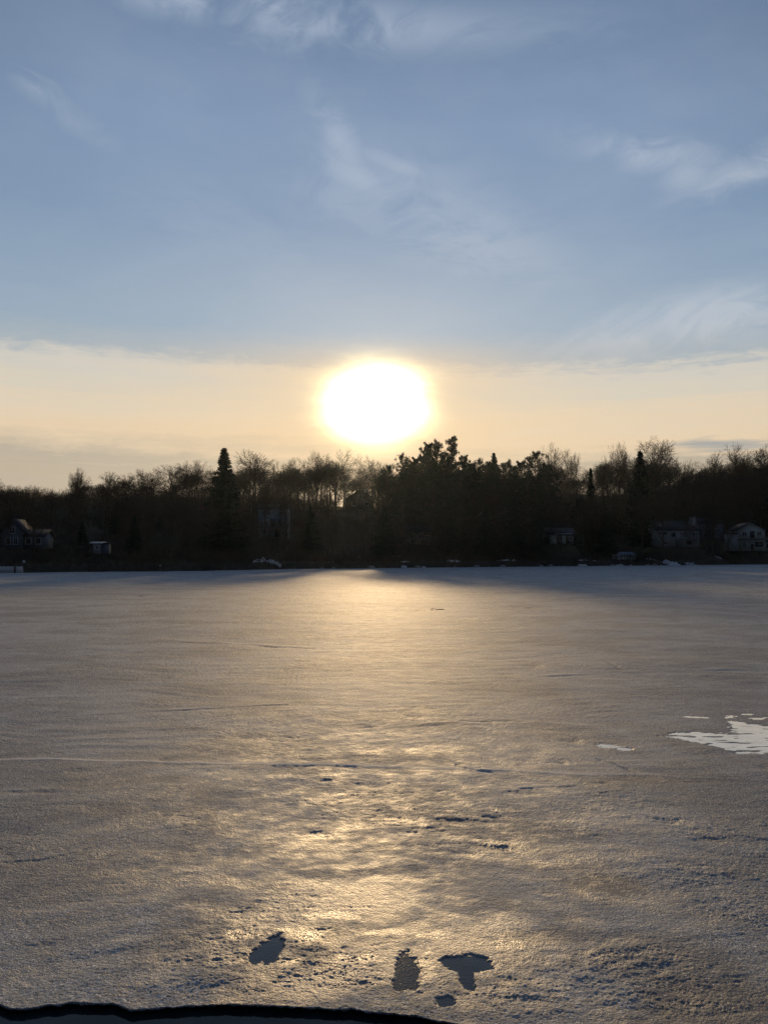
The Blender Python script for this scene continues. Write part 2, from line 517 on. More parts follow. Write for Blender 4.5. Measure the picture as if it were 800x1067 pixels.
# white three-storey house with balcony
hb = house(286, 560, 196, 'tall_house', 'tall pale house with long railed balcony under the bare trees', 6.6, 7, 6.6, 1.1, False, M['white_siding'], M['dark_roof'], 0.0,
           windows=[(-1.9, 5.6, .7, 1.0), (-.9, 5.6, .7, 1.0), (1.9, 5.6, .8, 1.0), (-1.6, 3.4, .8, 1.4), (0.0, 3.4, 1.2, 1.7), (1.7, 3.4, .8, 1.4), (-1.8, 1.3, .9, 1.0)], door=1.1,
           decks=[(-3.2, 3.5, 2.4, 1.4, M['dark_wood'])])
# house on the ridge
hr = house(374, 531, 285, 'ridge_house', 'dark house high on the slope below the sun, its low roof cut against bright branches', 9.5, 8, 3.6, 2.9, True, M['brown_siding'], M['dark_roof'], 0.12,
           windows=[(-2.2, 1.7, 1.1, 1.2), (2.2, 1.7, 1.1, 1.2), (0, 4.2, 1.0, 1.0)], door=0.0, chimneys=[(2.2, 0.5, 7.0, .8)])
# dim house with pale stripes, below centre
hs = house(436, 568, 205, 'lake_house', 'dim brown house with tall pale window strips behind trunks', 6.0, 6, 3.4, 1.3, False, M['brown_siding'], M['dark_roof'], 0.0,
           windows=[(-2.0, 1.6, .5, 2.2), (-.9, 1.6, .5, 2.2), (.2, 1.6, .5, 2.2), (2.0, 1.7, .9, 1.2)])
# dim house with long deck
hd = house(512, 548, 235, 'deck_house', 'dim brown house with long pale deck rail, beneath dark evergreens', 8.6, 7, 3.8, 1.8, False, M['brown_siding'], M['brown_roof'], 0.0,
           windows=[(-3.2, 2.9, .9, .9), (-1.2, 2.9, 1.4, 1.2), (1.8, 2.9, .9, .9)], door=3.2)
deck(hd, -4.2, 3.9, 1.9, 7, 1.6, M['grey_siding'])
# small cottage with pale panels
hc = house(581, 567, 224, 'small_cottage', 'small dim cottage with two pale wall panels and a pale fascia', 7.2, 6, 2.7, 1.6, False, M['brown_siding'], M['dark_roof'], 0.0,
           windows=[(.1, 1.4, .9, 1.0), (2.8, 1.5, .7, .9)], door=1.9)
MB().box((-1.9, -3.05, 1.25), (1.9, .08, 2.2)).build('wall_panel', M['cream_siding'], hc)
MB().box((1.0, -3.05, 1.25), (.8, .08, 2.2)).build('wall_panel', M['cream_siding'], hc)
MB().box((.8, -3.5, 2.75), (4.6, .06, .22)).build('fascia', M['trim'], hc)
# long low house with chimney
hl = house(700, 570, 254, 'long_house', 'long pale house with wide dark roof and white chimney at its end', 13.5, 8, 5.2, 2.6, False, M['grey_siding'], M['dark_roof'], 0.03,
           windows=[(-5.0, 4.1, .8, 1.0), (-3.6, 4.1, .9, 1.1), (-1.2, 3.7, 1.4, 1.3), (1.3, 3.7, .6, 1.5), (2.3, 3.7, 1.4, 1.4), (4.9, 3.6, .9, 1.2), (-3.5, 1.3, 1.2, 1.1), (3.6, 1.3, 1.4, 1.2)],
           door=.2, chimneys=[(5.6, -1.6, 9.1, 1.5)], decks=[(-.3, 6.2, 2.5, 1.5, M['grey_siding'])])
MB().box((-4.9, -2.0, 6.6), (1.1, 1.6, 1.2)).build('dormer', M['white_siding'], [o for o in hl.children if o.name.startswith('roof')][0])
# house behind it
hh = house(737, 562, 282, 'back_house', 'dim grey house half hidden between the long house and the gabled house', 8.0, 7, 5.4, 1.8, False, M['blue_siding'], M['dark_roof'], -.05,
           windows=[(-2.6, 4.2, .8, 1.0), (-.9, 4.2, .8, 1.0), (1.6, 4.2, .8, 1.0), (-2.0, 1.5, 1.0, 1.2), (1.6, 1.5, 1.0, 1.2)])
# gabled house at the right end
hg = house(777, 574, 258, 'gabled_house', 'pale gabled house with two upper windows above a dark balcony, furthest right on shore', 8.2, 8, 6.5, 2.1, True, M['cream_siding'], M['dark_roof'], 0.0,
           windows=[(-2.2, 5.2, 1.2, 1.1), (2.4, 5.3, 1.1, .9), (2.2, 2.0, 2.6, 1.5), (-2.2, 1.8, 1.0, 1.1)], door=0.2,
           decks=[(-4.3, 4.6, 3.55, 1.4, M['dark_wood'])])
MB().box((.2, -4.04, 5.0), (1.5, .08, 2.1)).build('balcony_door', M['glass'], hg)
wing(hg, -5.35, -1.5, 2.2, 5, 5.2, .5, M['grey_siding'], M['dark_roof'])
wing(hg, 6.7, .6, 4.8, 6, 2.9, 1.0, M['cream_siding'], M['dark_roof'], [(-.6, 1.5, 2.0, 1.2)])

# ------------------------------------------------------------------ ground sheets
def grid_mesh(xs, ys, zf):
    X, Y = np.meshgrid(xs, ys)
    Z = zf(X, Y)
    n, m = len(ys), len(xs)
    i = np.arange(n * m).reshape(n, m)
    q = np.stack([i[:-1, :-1], i[:-1, 1:], i[1:, 1:], i[1:, :-1]], -1).reshape(-1, 4)
    return np.stack([X, Y, Z], -1).reshape(-1, 3), q


def link(name, me, mat, smooth=True, kind=None):
    me.materials.append(mat)
    if smooth: me.polygons.foreach_set('use_smooth', [True] * len(me.polygons))
    o = bpy.data.objects.new(name, me); C.objects.link(o)
    if kind: o['kind'] = kind
    return o


mt = bpy.data.materials.new('leaf_litter'); mt.use_nodes = True
t = NT(mt.node_tree); b = t.n['Principled BSDF']
co = t.new('ShaderNodeTexCoord').outputs['Object']
f1 = t.noise(co, .12, 6.0, .6); f2 = t.noise(co, 1.6, 5.0, .65); f3 = t.noise(co, .06, 5.0, .7, .6)
c = t.ramp(f2, [(.3, (.020, .017, .013)), (.55, (.045, .036, .026)), (.75, (.075, .058, .042))])
c = t.mix(t.map(f1, .45, .65), c, (.030, .030, .018, 1))
c = t.mix(t.m('MULTIPLY', t.map(t.m('ADD', f3, t.m('MULTIPLY', f2, .25)), .80, .86), .55), c, (.45, .47, .52, 1))
t.l.new(c, b.inputs['Base Color']); b.inputs['Roughness'].default_value = .9; b.inputs['Specular IOR Level'].default_value = .1
xs = np.concatenate([np.arange(-600, -150, 15.), np.arange(-150, 240, 1.5), np.arange(240, 700, 15.)])
ss = np.concatenate([np.arange(-4, 40, 1.0), np.arange(40, 200, 3.0), np.arange(200, 520, 16.0), np.array([700., 760.])])
X, S = np.meshgrid(xs, ss); Yg = S + np.interp(X, SX, SY)
Z = terrain_z(X, Yg)
n, m = X.shape; i = np.arange(n * m).reshape(n, m)
q = np.stack([i[:-1, :-1], i[:-1, 1:], i[1:, 1:], i[1:, :-1]], -1).reshape(-1, 4)
tag(link('hillside', mesh_np('hillside', np.stack([X, Yg, Z], -1).reshape(-1, 3), q), mt), 'dark wooded hillside rising behind the frozen lake', None, None, 'structure')

# ------------------------------------------------------------------ the frozen lake
EDGE = [(-260, 1040), (-120, 1050), (-40, 1044), (0, 1047), (12, 1051), (24, 1052), (45, 1048.5), (70, 1046), (100, 1045.5), (118, 1046.5), (128, 1050), (136, 1052.3), (170, 1050.5), (205, 1048), (235, 1046.8), (270, 1047.5),
        (300, 1049.5), (345, 1051), (380, 1053.5), (410, 1056), (440, 1060.5), (470, 1066), (500, 1072), (560, 1085), (640, 1100), (760, 1096), (900, 1110), (1100, 1100)]
eg = [ground(*p) for p in EDGE]
ET = np.array([p.x / p.y for p in eg]); EYv = np.array([p.y for p in eg])
tan_in = np.arange(-.50, .5001, 1.0 / F_PX)
tan_out = .50 + np.cumsum(np.geomspace(1.2 / F_PX, 8 / F_PX, 200))
T = np.concatenate([-tan_out[::-1], tan_in, tan_out])
Ys = np.interp(T, ET, EYv) + .018 * pn(T * 40, T * 0, 21) + .006 * pn(T * 130, T * 0 + .5, 22) + .0015 * pn(T * 330, T * 0 + .7, 23)
KPX = EYE * F_PX
pix = np.arange(0, 1.00001, 1 / 560.)
Ymid = 15.0
inv = (1 / Ys)[None, :] * (1 - pix)[:, None] + (1 / Ymid) * pix[:, None]
rows_near = 1 / inv
far = [Ymid]
while far[-1] < 330:
    y = far[-1]
    far.append(y + min(max(.55 * y * y / KPX, .02), .27 + .0055 * max(0, y - 32)))
rows = np.concatenate([rows_near, np.repeat(np.array(far[1:])[:, None], len(T), 1)], 0)
XX = rows * T[None, :]; YY = rows
print('ice grid', rows.shape)


def ice_h(x, y):
    wx = x + .5 * pn(x * .5, y * .5, 31); wy = y + .5 * pn(x * .5, y * .5, 32)
    h = .026 * pn(x * .10, y * .16, 40) + .017 * pn(wx * .33, wy * .5, 41)
    rough = sstep(-.35, .45, pn(x * .28, y * .34, 55) + .6 * pn(x * .9, y * 1.1, 56))      # 0 glazed .. 1 crusty
    h += .0085 * pn(wx * .75, wy * 1.9, 42) + .0050 * pn(wx * 1.5 + .3 * wy, wy * 4.2, 48)
    b = np.abs(pn(wx * 2.0, wy * 3.6, 43))
    h += .0080 * (.35 + .9 * rough) * (b - .28)
    b2 = np.abs(pn(wx * 5.2 + 3, wy * 8.0, 44))
    h += .0037 * (.15 + 1.0 * rough) * (b2 - .28)
    near = 1 - sstep(14, 40, y)
    h += near * (.2 + rough) * .0032 * pn(x * 13, y * 15, 45)
    near2 = 1 - sstep(8, 17, y)
    h += near2 * (.25 + rough) * (.0026 * pn(x * 33, y * 36, 46) + .0022 * pn(x * 70, y * 75, 47))
    return h


Hh = ice_h(XX, YY)
WET = np.zeros_like(Hh); GREY = np.zeros_like(Hh)


def ell(px, py, rx, ry):                 # ground ellipse seen around that pixel
    c = ground(px, py); return c.x, c.y, rx * c.y / F_PX, ry * c.y * c.y / KPX


def edist(e, jit=.30, sc=1.0, seed=70):
    cx, cy, rx, ry = e
    r0 = math.sqrt(rx * ry)
    u = (XX - cx) / rx; v = (YY - cy) / ry
    return np.sqrt(u * u + v * v) + jit * (pn(XX / r0 * 1.3, YY / r0 * 1.3, seed) + .6 * pn(XX / r0 * 3.5, YY / r0 * 3.5, seed + 1) + .2 * pn(XX / r0 * 9, YY / r0 * 9, seed + 2))


POOLS = {                                # water level, ellipses in the photo
    'left': (-.026, [(282, 992, 13, 12), (268, 998, 7, 7), (288, 985, 8, 6)]),
    'middle': (-.024, [(424, 1012, 12, 17), (418, 1026, 9, 6)]),
    'right': (-.026, [(487, 1004, 24, 8), (486, 1018, 7, 14), (470, 1003, 10, 5)]),
    'pit': (-.034, [(464, 1044, 10, 5)]),
    'white': (-.040, [(716, 766, 22, 2.6), (745, 768, 34, 5), (775, 775, 34, 9), (822, 772, 46, 14), (890, 775, 60, 12), (768, 753, 7, 2.2), (776, 757, 14, 2.6)]),
    'small': (-.040, [(634, 777, 12, 2.2), (650, 780, 8, 1.6)]),
}
POOL_LV = {}
for k, (lv, es) in POOLS.items():
    d = None
    for e in es:
        q = edist(ell(*e), .48 if k == 'white' else .30); d = q if d is None else np.minimum(d, q)
    core_ = d < .6; lv = float(Hh[core_].mean()) - (.005 if k not in ('white', 'small') else .012); POOL_LV[k] = lv
    w = 1 - sstep(.75, 1.6, d)
    Hh = Hh * (1 - w) + (lv - .006 + .18 * (Hh - lv) + (.013 * pn(XX * 1.6, YY * 6.5, 133) + .009 * pn(XX * 5, YY * 15, 134) if k in ('white', 'small') else 0)) * w
    ring = sstep(.95, 1.35, d) * (1 - (sstep(5.0, 8.0, d) if k == 'white' else sstep(2.0, 3.2, d)))
    Hh = Hh + ring * np.maximum(0, lv + .006 + .35 * (Hh - lv) + .003 * pn(XX * 3, YY * 6, 141) - Hh) * (1 if k in ('white', 'small') else .6)
    w2 = 1 - sstep(1.0, 1.55, d)
    rim = sstep(.95, 1.15, d) * (1 - sstep(1.15, 1.7, d))
    if k not in ('white', 'small'): Hh += rim * .004
    WET = np.maximum(WET, w2 * .75)
    if k not in ('white', 'small'): GREY = np.maximum(GREY, (1 - sstep(.95, 1.28, d)) * .95)
# slushy greyer, smoother areas
for (px, py, rx, ry, a) in ((632, 922, 46, 12, .9), (600, 905, 60, 8, .5), (690, 1000, 90, 26, .75), (735, 1045, 95, 40, 1.0), (560, 980, 60, 9, .6), (610, 975, 70, 8, .6), (690, 812, 90, 5, .7), (330, 990, 26, 22, .55), (540, 1000, 30, 14, .4),
                            (110, 815, 90, 10, .4), (60, 845, 120, 12, .35), (470, 856, 16, 4, .8), (760, 900, 60, 14, .45), (690, 930, 60, 10, .35), (60, 617, 90, 5, .55), (190, 612, 90, 3, .4), (120, 640, 160, 5, .22), (760, 640, 140, 4, .25)):
    w = 1 - sstep(.45, 1.3, edist(ell(px, py, rx, ry), .35, seed=80))
    GREY = np.maximum(GREY, w * a)
    Hh -= .005 * w * a
wn = .35 * pn(XX * .30, YY * .42, 83) + .45 * pn(XX * .95, YY * 1.5, 84) + .6 * pn(XX * 3.1, YY * 4.4, 85) + .5 * pn(XX * 9, YY * 12, 86)
boost = np.zeros_like(XX)
for (px, py, rx, ry, a) in ((400, 990, 170, 50, 1.0), (330, 940, 140, 40, .6), (340, 880, 200, 40, .45), (430, 850, 240, 50, .35)):
    boost = np.maximum(boost, a * (1 - sstep(.2, 1.5, edist(ell(px, py, rx, ry), .5, seed=87))))
fw = sstep(7.5, 17, YY)
WET = np.maximum(WET, .80 * sstep(-.55, 1.15, wn + boost) * (1 - fw) + .17 * fw)
for (px, py, rx, ry) in ((372, 1000, 34, 9), (443, 1003, 11, 24), (318, 974, 42, 12), (525, 984, 40, 7), (405, 972, 44, 6), (300, 1004, 16, 8), (345, 955, 40, 8), (455, 975, 30, 6), (250, 975, 30, 8)):
    WET = np.maximum(WET, 1.12 * (1 - sstep(.25, 1.25, edist(ell(px, py, rx, ry), .5, seed=150))))
# footprints and melt pits
PITS = [(350, 813, 12, 3), (545, 826, 15, 3.5), (476, 856, 20, 3), (512, 853, 9, 2), (585, 793, 10, 3), (480, 797, 5, 3.5), (492, 801, 8, 1.5), (440, 739, 12, 2), (430, 747, 14, 1.6), (375, 757, 12, 2), (556, 694, 8, 3), (400, 826, 22, 1.6), (366, 829, 10, 2.4),
        (596, 772, 10, 2.2), (640, 694, 3, 4), (312, 985, 5, 3), (322, 993, 6, 4), (390, 985, 8, 2.2), (378, 1026, 14, 2.4), (440, 1036, 7, 3), (448, 1000, 6, 2), (530, 1022, 14, 4), (250, 1000, 10, 6), (80, 803, 9, 2.2), (172, 791, 9, 2.2), (30, 826, 30, 2.5), (300, 768, 10, 1.5),
        (500, 752, 40, 1.3), (620, 816, 20, 1.8), (700, 856, 20, 3), (740, 876, 16, 3), (520, 885, 26, 3), (330, 870, 20, 3), (210, 940, 20, 4), (600, 955, 20, 4)]
NP = len(PITS)
for k in range(170):
    px = random.uniform(-100, 900); py = 625 + 400 * random.random() ** 1.1
    s_ = random.uniform(.15, .65) * (py - 560) / 260
    PITS.append((px, py, random.uniform(7, 22) * s_, random.uniform(1.2, 2.6) * s_))
for ip, (px, py, rx, ry) in enumerate(PITS):
    e = ell(px, py, rx, ry); rnd_amp = random.uniform(.6, 1.0)
    rows_sel = (YY[:, len(T) // 2] > e[1] - 4 * e[3]) & (YY[:, len(T) // 2] < e[1] + 4 * e[3])
    if not rows_sel.any(): continue
    sl = np.where(rows_sel)[0]; a, bb = max(sl[0] - 60, 0), sl[-1] + 60
    u = (XX[a:bb] - e[0]) / e[2]; v = (YY[a:bb] - e[1]) / e[3]
    f_ = .8 / math.sqrt(e[2] * e[3]); u = u + .75 * pn(XX[a:bb] * f_, YY[a:bb] * f_, 90) + .35 * pn(XX[a:bb] * f_ * 3, YY[a:bb] * f_ * 3, 92); v = v + .75 * pn(XX[a:bb] * f_, YY[a:bb] * f_, 91) + .35 * pn(XX[a:bb] * f_ * 3, YY[a:bb] * f_ * 3, 93)
    g = np.exp(-(u * u + v * v))
    dep = min(.014, .11 * e[3] + .003) * rnd_amp * (1.15 if ip < NP and py < 900 else .85)
    Hh[a:bb] -= dep * g
    Hh[a:bb] += .12 * dep * np.exp(-((np.sqrt(u * u + v * v) - 1.5) / .4) ** 2)
    GREY[a:bb] = np.maximum(GREY[a:bb], .5 * g)


# refrozen cracks and the long pressure ridge
def crack(pts, width, depth, ridge, seed, gap=0.0, lit_crust=.25, fade_x=1e6):
    P = [ground(*p) for p in pts]
    px_ = np.array([p.x for p in P]); py_ = np.array([p.y for p in P])
    yc = np.interp(XX, px_, py_) + .06 * pn(XX * 1.1, XX * 0 + seed, seed) + .025 * pn(XX * 4, XX * 0 + seed, seed + 1)
    m = ((XX > px_[0]) & (XX < px_[-1])).astype(float)
    s_ = YY - yc
    fade = 1 - .9 * sstep(fade_x, fade_x + 5.0, XX)
    mod = fade * np.clip(.65 + .8 * pn(XX * .9, XX * 0 + seed + .3, seed + 2) - gap, .05, 1.3)
    global Hh, GREY
    Hh = Hh + m * mod * (-depth * np.exp(-(s_ / width) ** 2) + ridge * np.exp(-((s_ - 1.6 * width) / np.where(s_ > 1.6 * width, 2.6 * width, .8 * width)) ** 2))
    GREY = GREY * (1 - m) + m * np.where(s_ > -width, GREY - mod * lit_crust * np.exp(-((s_ - 3.2 * width) / (2.0 * width)) ** 2), GREY)  # pale crust doubles as the ridge's sunlit far side, put into the colour


crack([(-500, 790), (0, 793), (60, 792), (120, 795), (200, 797), (300, 798), (420, 800), (500, 803), (600, 807), (700, 810), (800, 815), (1300, 822)], .028, .0, .0072, 101, -.15, 1.8, .6)
crack([(362, 827), (400, 829), (440, 826), (480, 824), (530, 822), (560, 820), (600, 818)], .025, .007, .003, 104, .45)
crack([(474, 795), (484, 798.5), (497, 802), (514, 805)], .03, .010, .006, 107, .1)
crack([(-200, 750), (60, 748), (150, 742), (300, 735)], .05, .012, .014, 110, .2)
crack([(560, 706), (700, 700), (900, 697)], .08, .012, .014, 113, .2)
crack([(150, 668), (260, 672), (330, 676)], .12, .02, .02, 116, .1)
crack([(-100, 908), (40, 896), (80, 888), (140, 870), (200, 862)], .03, .004, .008, 119, .3)
crack([(620, 790), (640, 796), (655, 803)], .05, .02, .012, 122)

# the free edge: rounded lip, then a ragged wall down into the water
lip = np.exp(-((YY - Ys[None, :]) / .018) ** 2)
Hh = Hh * (1 - .6 * np.exp(-((YY - Ys[None, :]) / .25) ** 2))
nr, nc = XX.shape
V = np.stack([XX, YY, Hh], -1)
skirt = []
for dy, z, j in ((.004, -.009, .002), (.03, -.013, .004), (.06, -.022, .005), (.11, -.06, .006), (.14, -.16, 0.0)):
    yy = Ys + dy + j * pn(T * 90, T * 0 + z * 50, 25)
    skirt.insert(0, np.stack([yy * T, yy, np.minimum(Hh[0] - .004, z + .008 * pn(T * 120, T * 0 + z * 31, 26))], -1))
V = np.concatenate([np.stack(skirt), V], 0)
pad = np.zeros((len(skirt), nc))
WETf = np.concatenate([pad + .5, WET], 0); GREYf = np.concatenate([pad + .6, GREY], 0)
n = V.shape[0]; i = np.arange(n * nc, dtype=np.int32).reshape(n, nc)
q = np.stack([i[:-1, :-1], i[:-1, 1:], i[1:, 1:], i[1:, :-1]], -1).reshape(-1, 4)
me = bpy.data.meshes.new('frozen_lake')
me.vertices.add(n * nc); me.vertices.foreach_set('co', V.astype(np.float32).ravel())
me.loops.add(q.size); me.loops.foreach_set('vertex_index', q.astype(np.int32).ravel())
me.polygons.add(len(q)); me.polygons.foreach_set('loop_start', (np.arange(len(q)) * 4).astype(np.int32))
me.update(calc_edges=True)
me.polygons.foreach_set('use_smooth', np.ones(len(q), bool))
for nm, arr in (('wet', WETf), ('grey', GREYf)):
    a = me.attributes.new(nm, 'FLOAT', 'POINT'); a.data.foreach_set('value', arr.astype(np.float32).ravel())

mi = bpy.data.materials.new('lake_ice'); mi.use_nodes = True
t = NT(mi.node_tree); b = t.n['Principled BSDF']
co = t.new('ShaderNodeTexCoord').outputs['Object']
wet = t.new('ShaderNodeAttribute', attribute_name='wet').outputs['Fac']
gry = t.new('ShaderNodeAttribute', attribute_name='grey').outputs['Fac']
n1 = t.noise(co, .35, 6.0, .6, .3); n2 = t.noise(co, 2.2, 6.0, .62); n3 = t.noise(co, 26.0, 4.0, .7); n4 = t.noise(co, .05, 4.0, .5)
c = t.ramp(n2, [(.25, (.250, .274, .292)), (.5, (.312, .340, .360)), (.75, (.385, .418, .440))])
n5 = t.noise(co, .9, 5.0, .6, .5)
c = t.mix(t.m('MULTIPLY', t.map(n1, .42, .60), .85), c, (.182, .202, .222, 1))
c = t.mix(t.m('MULTIPLY', t.map(n5, .52, .68), .65), c, (.195, .208, .216, 1))
c = t.mix(t.m('MULTIPLY', t.map(n3, .52, .72), .45), c, (.40, .41, .42, 1))
c = t.mix(t.m('MULTIPLY', t.map(n4, .45, .65), .30), c, (.22, .226, .216, 1))
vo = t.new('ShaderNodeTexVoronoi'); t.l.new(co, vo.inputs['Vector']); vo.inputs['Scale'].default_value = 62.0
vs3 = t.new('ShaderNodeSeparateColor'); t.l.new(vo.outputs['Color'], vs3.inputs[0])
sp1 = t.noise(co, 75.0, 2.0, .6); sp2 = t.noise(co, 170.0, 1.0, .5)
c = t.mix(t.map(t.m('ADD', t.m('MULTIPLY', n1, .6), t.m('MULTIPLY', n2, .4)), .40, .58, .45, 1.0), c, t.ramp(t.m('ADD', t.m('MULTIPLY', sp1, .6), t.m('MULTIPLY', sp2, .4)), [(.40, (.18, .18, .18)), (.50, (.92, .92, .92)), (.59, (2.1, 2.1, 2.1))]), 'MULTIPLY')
c = t.mix(t.m('MULTIPLY', gry, .8, clamp=True), c, (.10, .112, .128, 1))
c = t.mix(t.m('MULTIPLY', t.m('GREATER_THAN', vs3.outputs[0], .955), t.map(vo.outputs['Distance'], .55, .25)), c, (.82, .82, .80, 1))  # sparse white cells: crystal glints put into the base colour
c = t.mix(t.m('MULTIPLY', gry, -.9, clamp=True), c, (.62, .60, .56, 1))  # negative grey: pale crust with the painted sunlit side of the ridges
c = t.mix(t.m('MULTIPLY', wet, .35), c, (.105, .105, .108, 1))
t.l.new(c, b.inputs['Base Color'])
rg = t.m('ADD', .70, t.m('MULTIPLY', n2, .16))
rg = t.m('SUBTRACT', rg, t.m('MULTIPLY', gry, .08)); rg = t.m('SUBTRACT', rg, t.m('MULTIPLY', wet, .42))
t.l.new(rg, b.inputs['Roughness']); b.inputs['IOR'].default_value = 1.31; b.inputs['Specular IOR Level'].default_value = .37
bp = t.new('ShaderNodeBump'); bp.inputs['Distance'].default_value = .0100; bp.inputs['Strength'].default_value = 1.0
gh = t.m('ADD', t.noise(co, 55.0, 5.0, .65), t.m('MULTIPLY', t.noise(co, 16.0, 3.0, .6), 1.2))
t.l.new(gh, bp.inputs['Height']); t.l.new(bp.outputs[0], b.inputs['Normal'])
ice = tag(link('frozen_lake', me, mi, False), 'grey granular ice covering the lake', None, None, 'structure')


# ------------------------------------------------------------------ water
def water_mat(name, col, rough, bump, ior=1.33, coat=0.0, scale=20.0):
    m = bpy.data.materials.new(name); m.use_nodes = True
    t = NT(m.node_tree); b = t.n['Principled BSDF']
    co = t.new('ShaderNodeTexCoord').outputs['Object']
    k = t.noise(co, 3.0, 5.0, .6)
    t.l.new(t.ramp(k, [(.35, tuple(x * .55 for x in col)), (.65, tuple(min(1, x * 1.5) for x in col))]), b.inputs['Base Color'])
    b.inputs['Roughness'].default_value = rough; b.inputs['IOR'].default_value = ior
    b.inputs['Coat Weight'].default_value = coat; b.inputs['Coat Roughness'].default_value = .03
    if bump:
        bn = t.new('ShaderNodeBump'); bn.inputs['Distance'].default_value = bump
        t.l.new(t.noise(co, scale, 4.0, .6), bn.inputs['Height']); t.l.new(bn.outputs[0], b.inputs['Normal'])
    return m


M['open_water'] = water_mat('open_water', (.008, .012, .014), .03, .0015, scale=6)
M['open_water'].node_tree.nodes['Principled BSDF'].inputs['Specular IOR Level'].default_value = .20
M['melt_water'] = water_mat('melt_water', (.024, .030, .037), .09, .0011, scale=38)
M['sparkling_slush'] = water_mat('sparkling_slush', (.020, .024, .029), .10, .0013, scale=58)
M['sparkling_slush'].node_tree.nodes['Principled BSDF'].inputs['Specular IOR Level'].default_value = .28
M['flooded_ice'] = water_mat('flooded_ice', (.58, .57, .55), .22, .002, 1.45, 1.0, 12)
vv, qq = grid_mesh(np.linspace(-700, 800, 31), np.concatenate([np.linspace(-30, 20, 26), np.linspace(30, 500, 20)]), lambda a, b_: a * 0 - .030)
tag(link('open_water', mesh_np('open_water', vv, qq), M['open_water'], True), 'dark open water along the near edge of the ice', None, None, 'structure')
for k, (lv, es) in POOLS.items():
    E_ = [ell(*e) for e in es]; lv = POOL_LV[k]
    x0 = min(e[0] - e[2] * 1.35 for e in E_); x1 = max(e[0] + e[2] * 1.35 for e in E_); y0 = min(e[1] - e[3] * 1.35 for e in E_); y1 = max(e[1] + e[3] * 1.35 for e in E_)
    pts = []
    cx, cy = (x0 + x1) / 2, (y0 + y1) / 2
    mb = MB(); ring = [(cx + (x1 - x0) / 2 * math.cos(a) * (1.02 if k != 'white' else 1.25), cy + (y1 - y0) / 2 * math.sin(a) * (1.02 if k != 'white' else 1.45)) for a in [2 * math.pi * j / 48 for j in range(48)]]
    mb.v = [(cx, cy, lv)] + [(x, y, lv) for x, y in ring]; mb.t = [[0, 1 + j, 1 + (j + 1) % 48] for j in range(48)]
    o = mb.build('melt_puddle', M['flooded_ice'] if k in ('white', 'small') else M['sparkling_slush'] if k == 'middle' else M['melt_water'])
    lab = {'left': 'dark round melt puddle in golden ice, leftmost of three', 'middle': 'dark sparkling melt puddle taller than wide, between the two other dark ones', 'right': 'dark T-shaped melt puddle in the ice',
           'pit': 'small dark water pit at the very edge of the ice', 'white': 'wide pale shining puddle of flooded ice', 'small': 'thin pale streak of flooded ice near the wide shining puddle'}[k]
    tag(o, lab, 'puddle', 'melt puddles on the ice', 'thing')
# the bank the picture is taken from (below and behind the view)
vv, qq = grid_mesh(np.linspace(-400, 400, 81), np.concatenate([np.linspace(-300, -8, 20), np.linspace(-6, 2.2, 30)]), lambda a, b_: -.45 + 1.5 * sstep(1.9, -3.5, b_) + .05 * pn(a * .7, b_ * .7, 15))
tag(link('near_bank', mesh_np('near_bank', vv, qq), mt), 'dark earth bank at the near side of the lake', None, None, 'structure')

# ------------------------------------------------------------------ trees
def rot_about(v, axis, a):
    return Matrix.Rotation(a, 3, axis) @ v


def fast_tube(buf, p, q_, r0, r1, sides):
    d = q_ - p
    if d.length < 1e-6: return
    d = d.normalized(); u = d.orthogonal().normalized(); w = d.cross(u)
    n = len(buf[0])
    for c_, r_ in ((p, r0), (q_, r1)):
        for k in range(sides):
            a = 2 * math.pi * k / sides
            buf[0].append(c_ + (u * math.cos(a) + w * math.sin(a)) * r_)
    for k in range(sides):
        k2 = (k + 1) % sides
        buf[1].append((n + k, n + k2, n + sides + k2, n + sides + k))


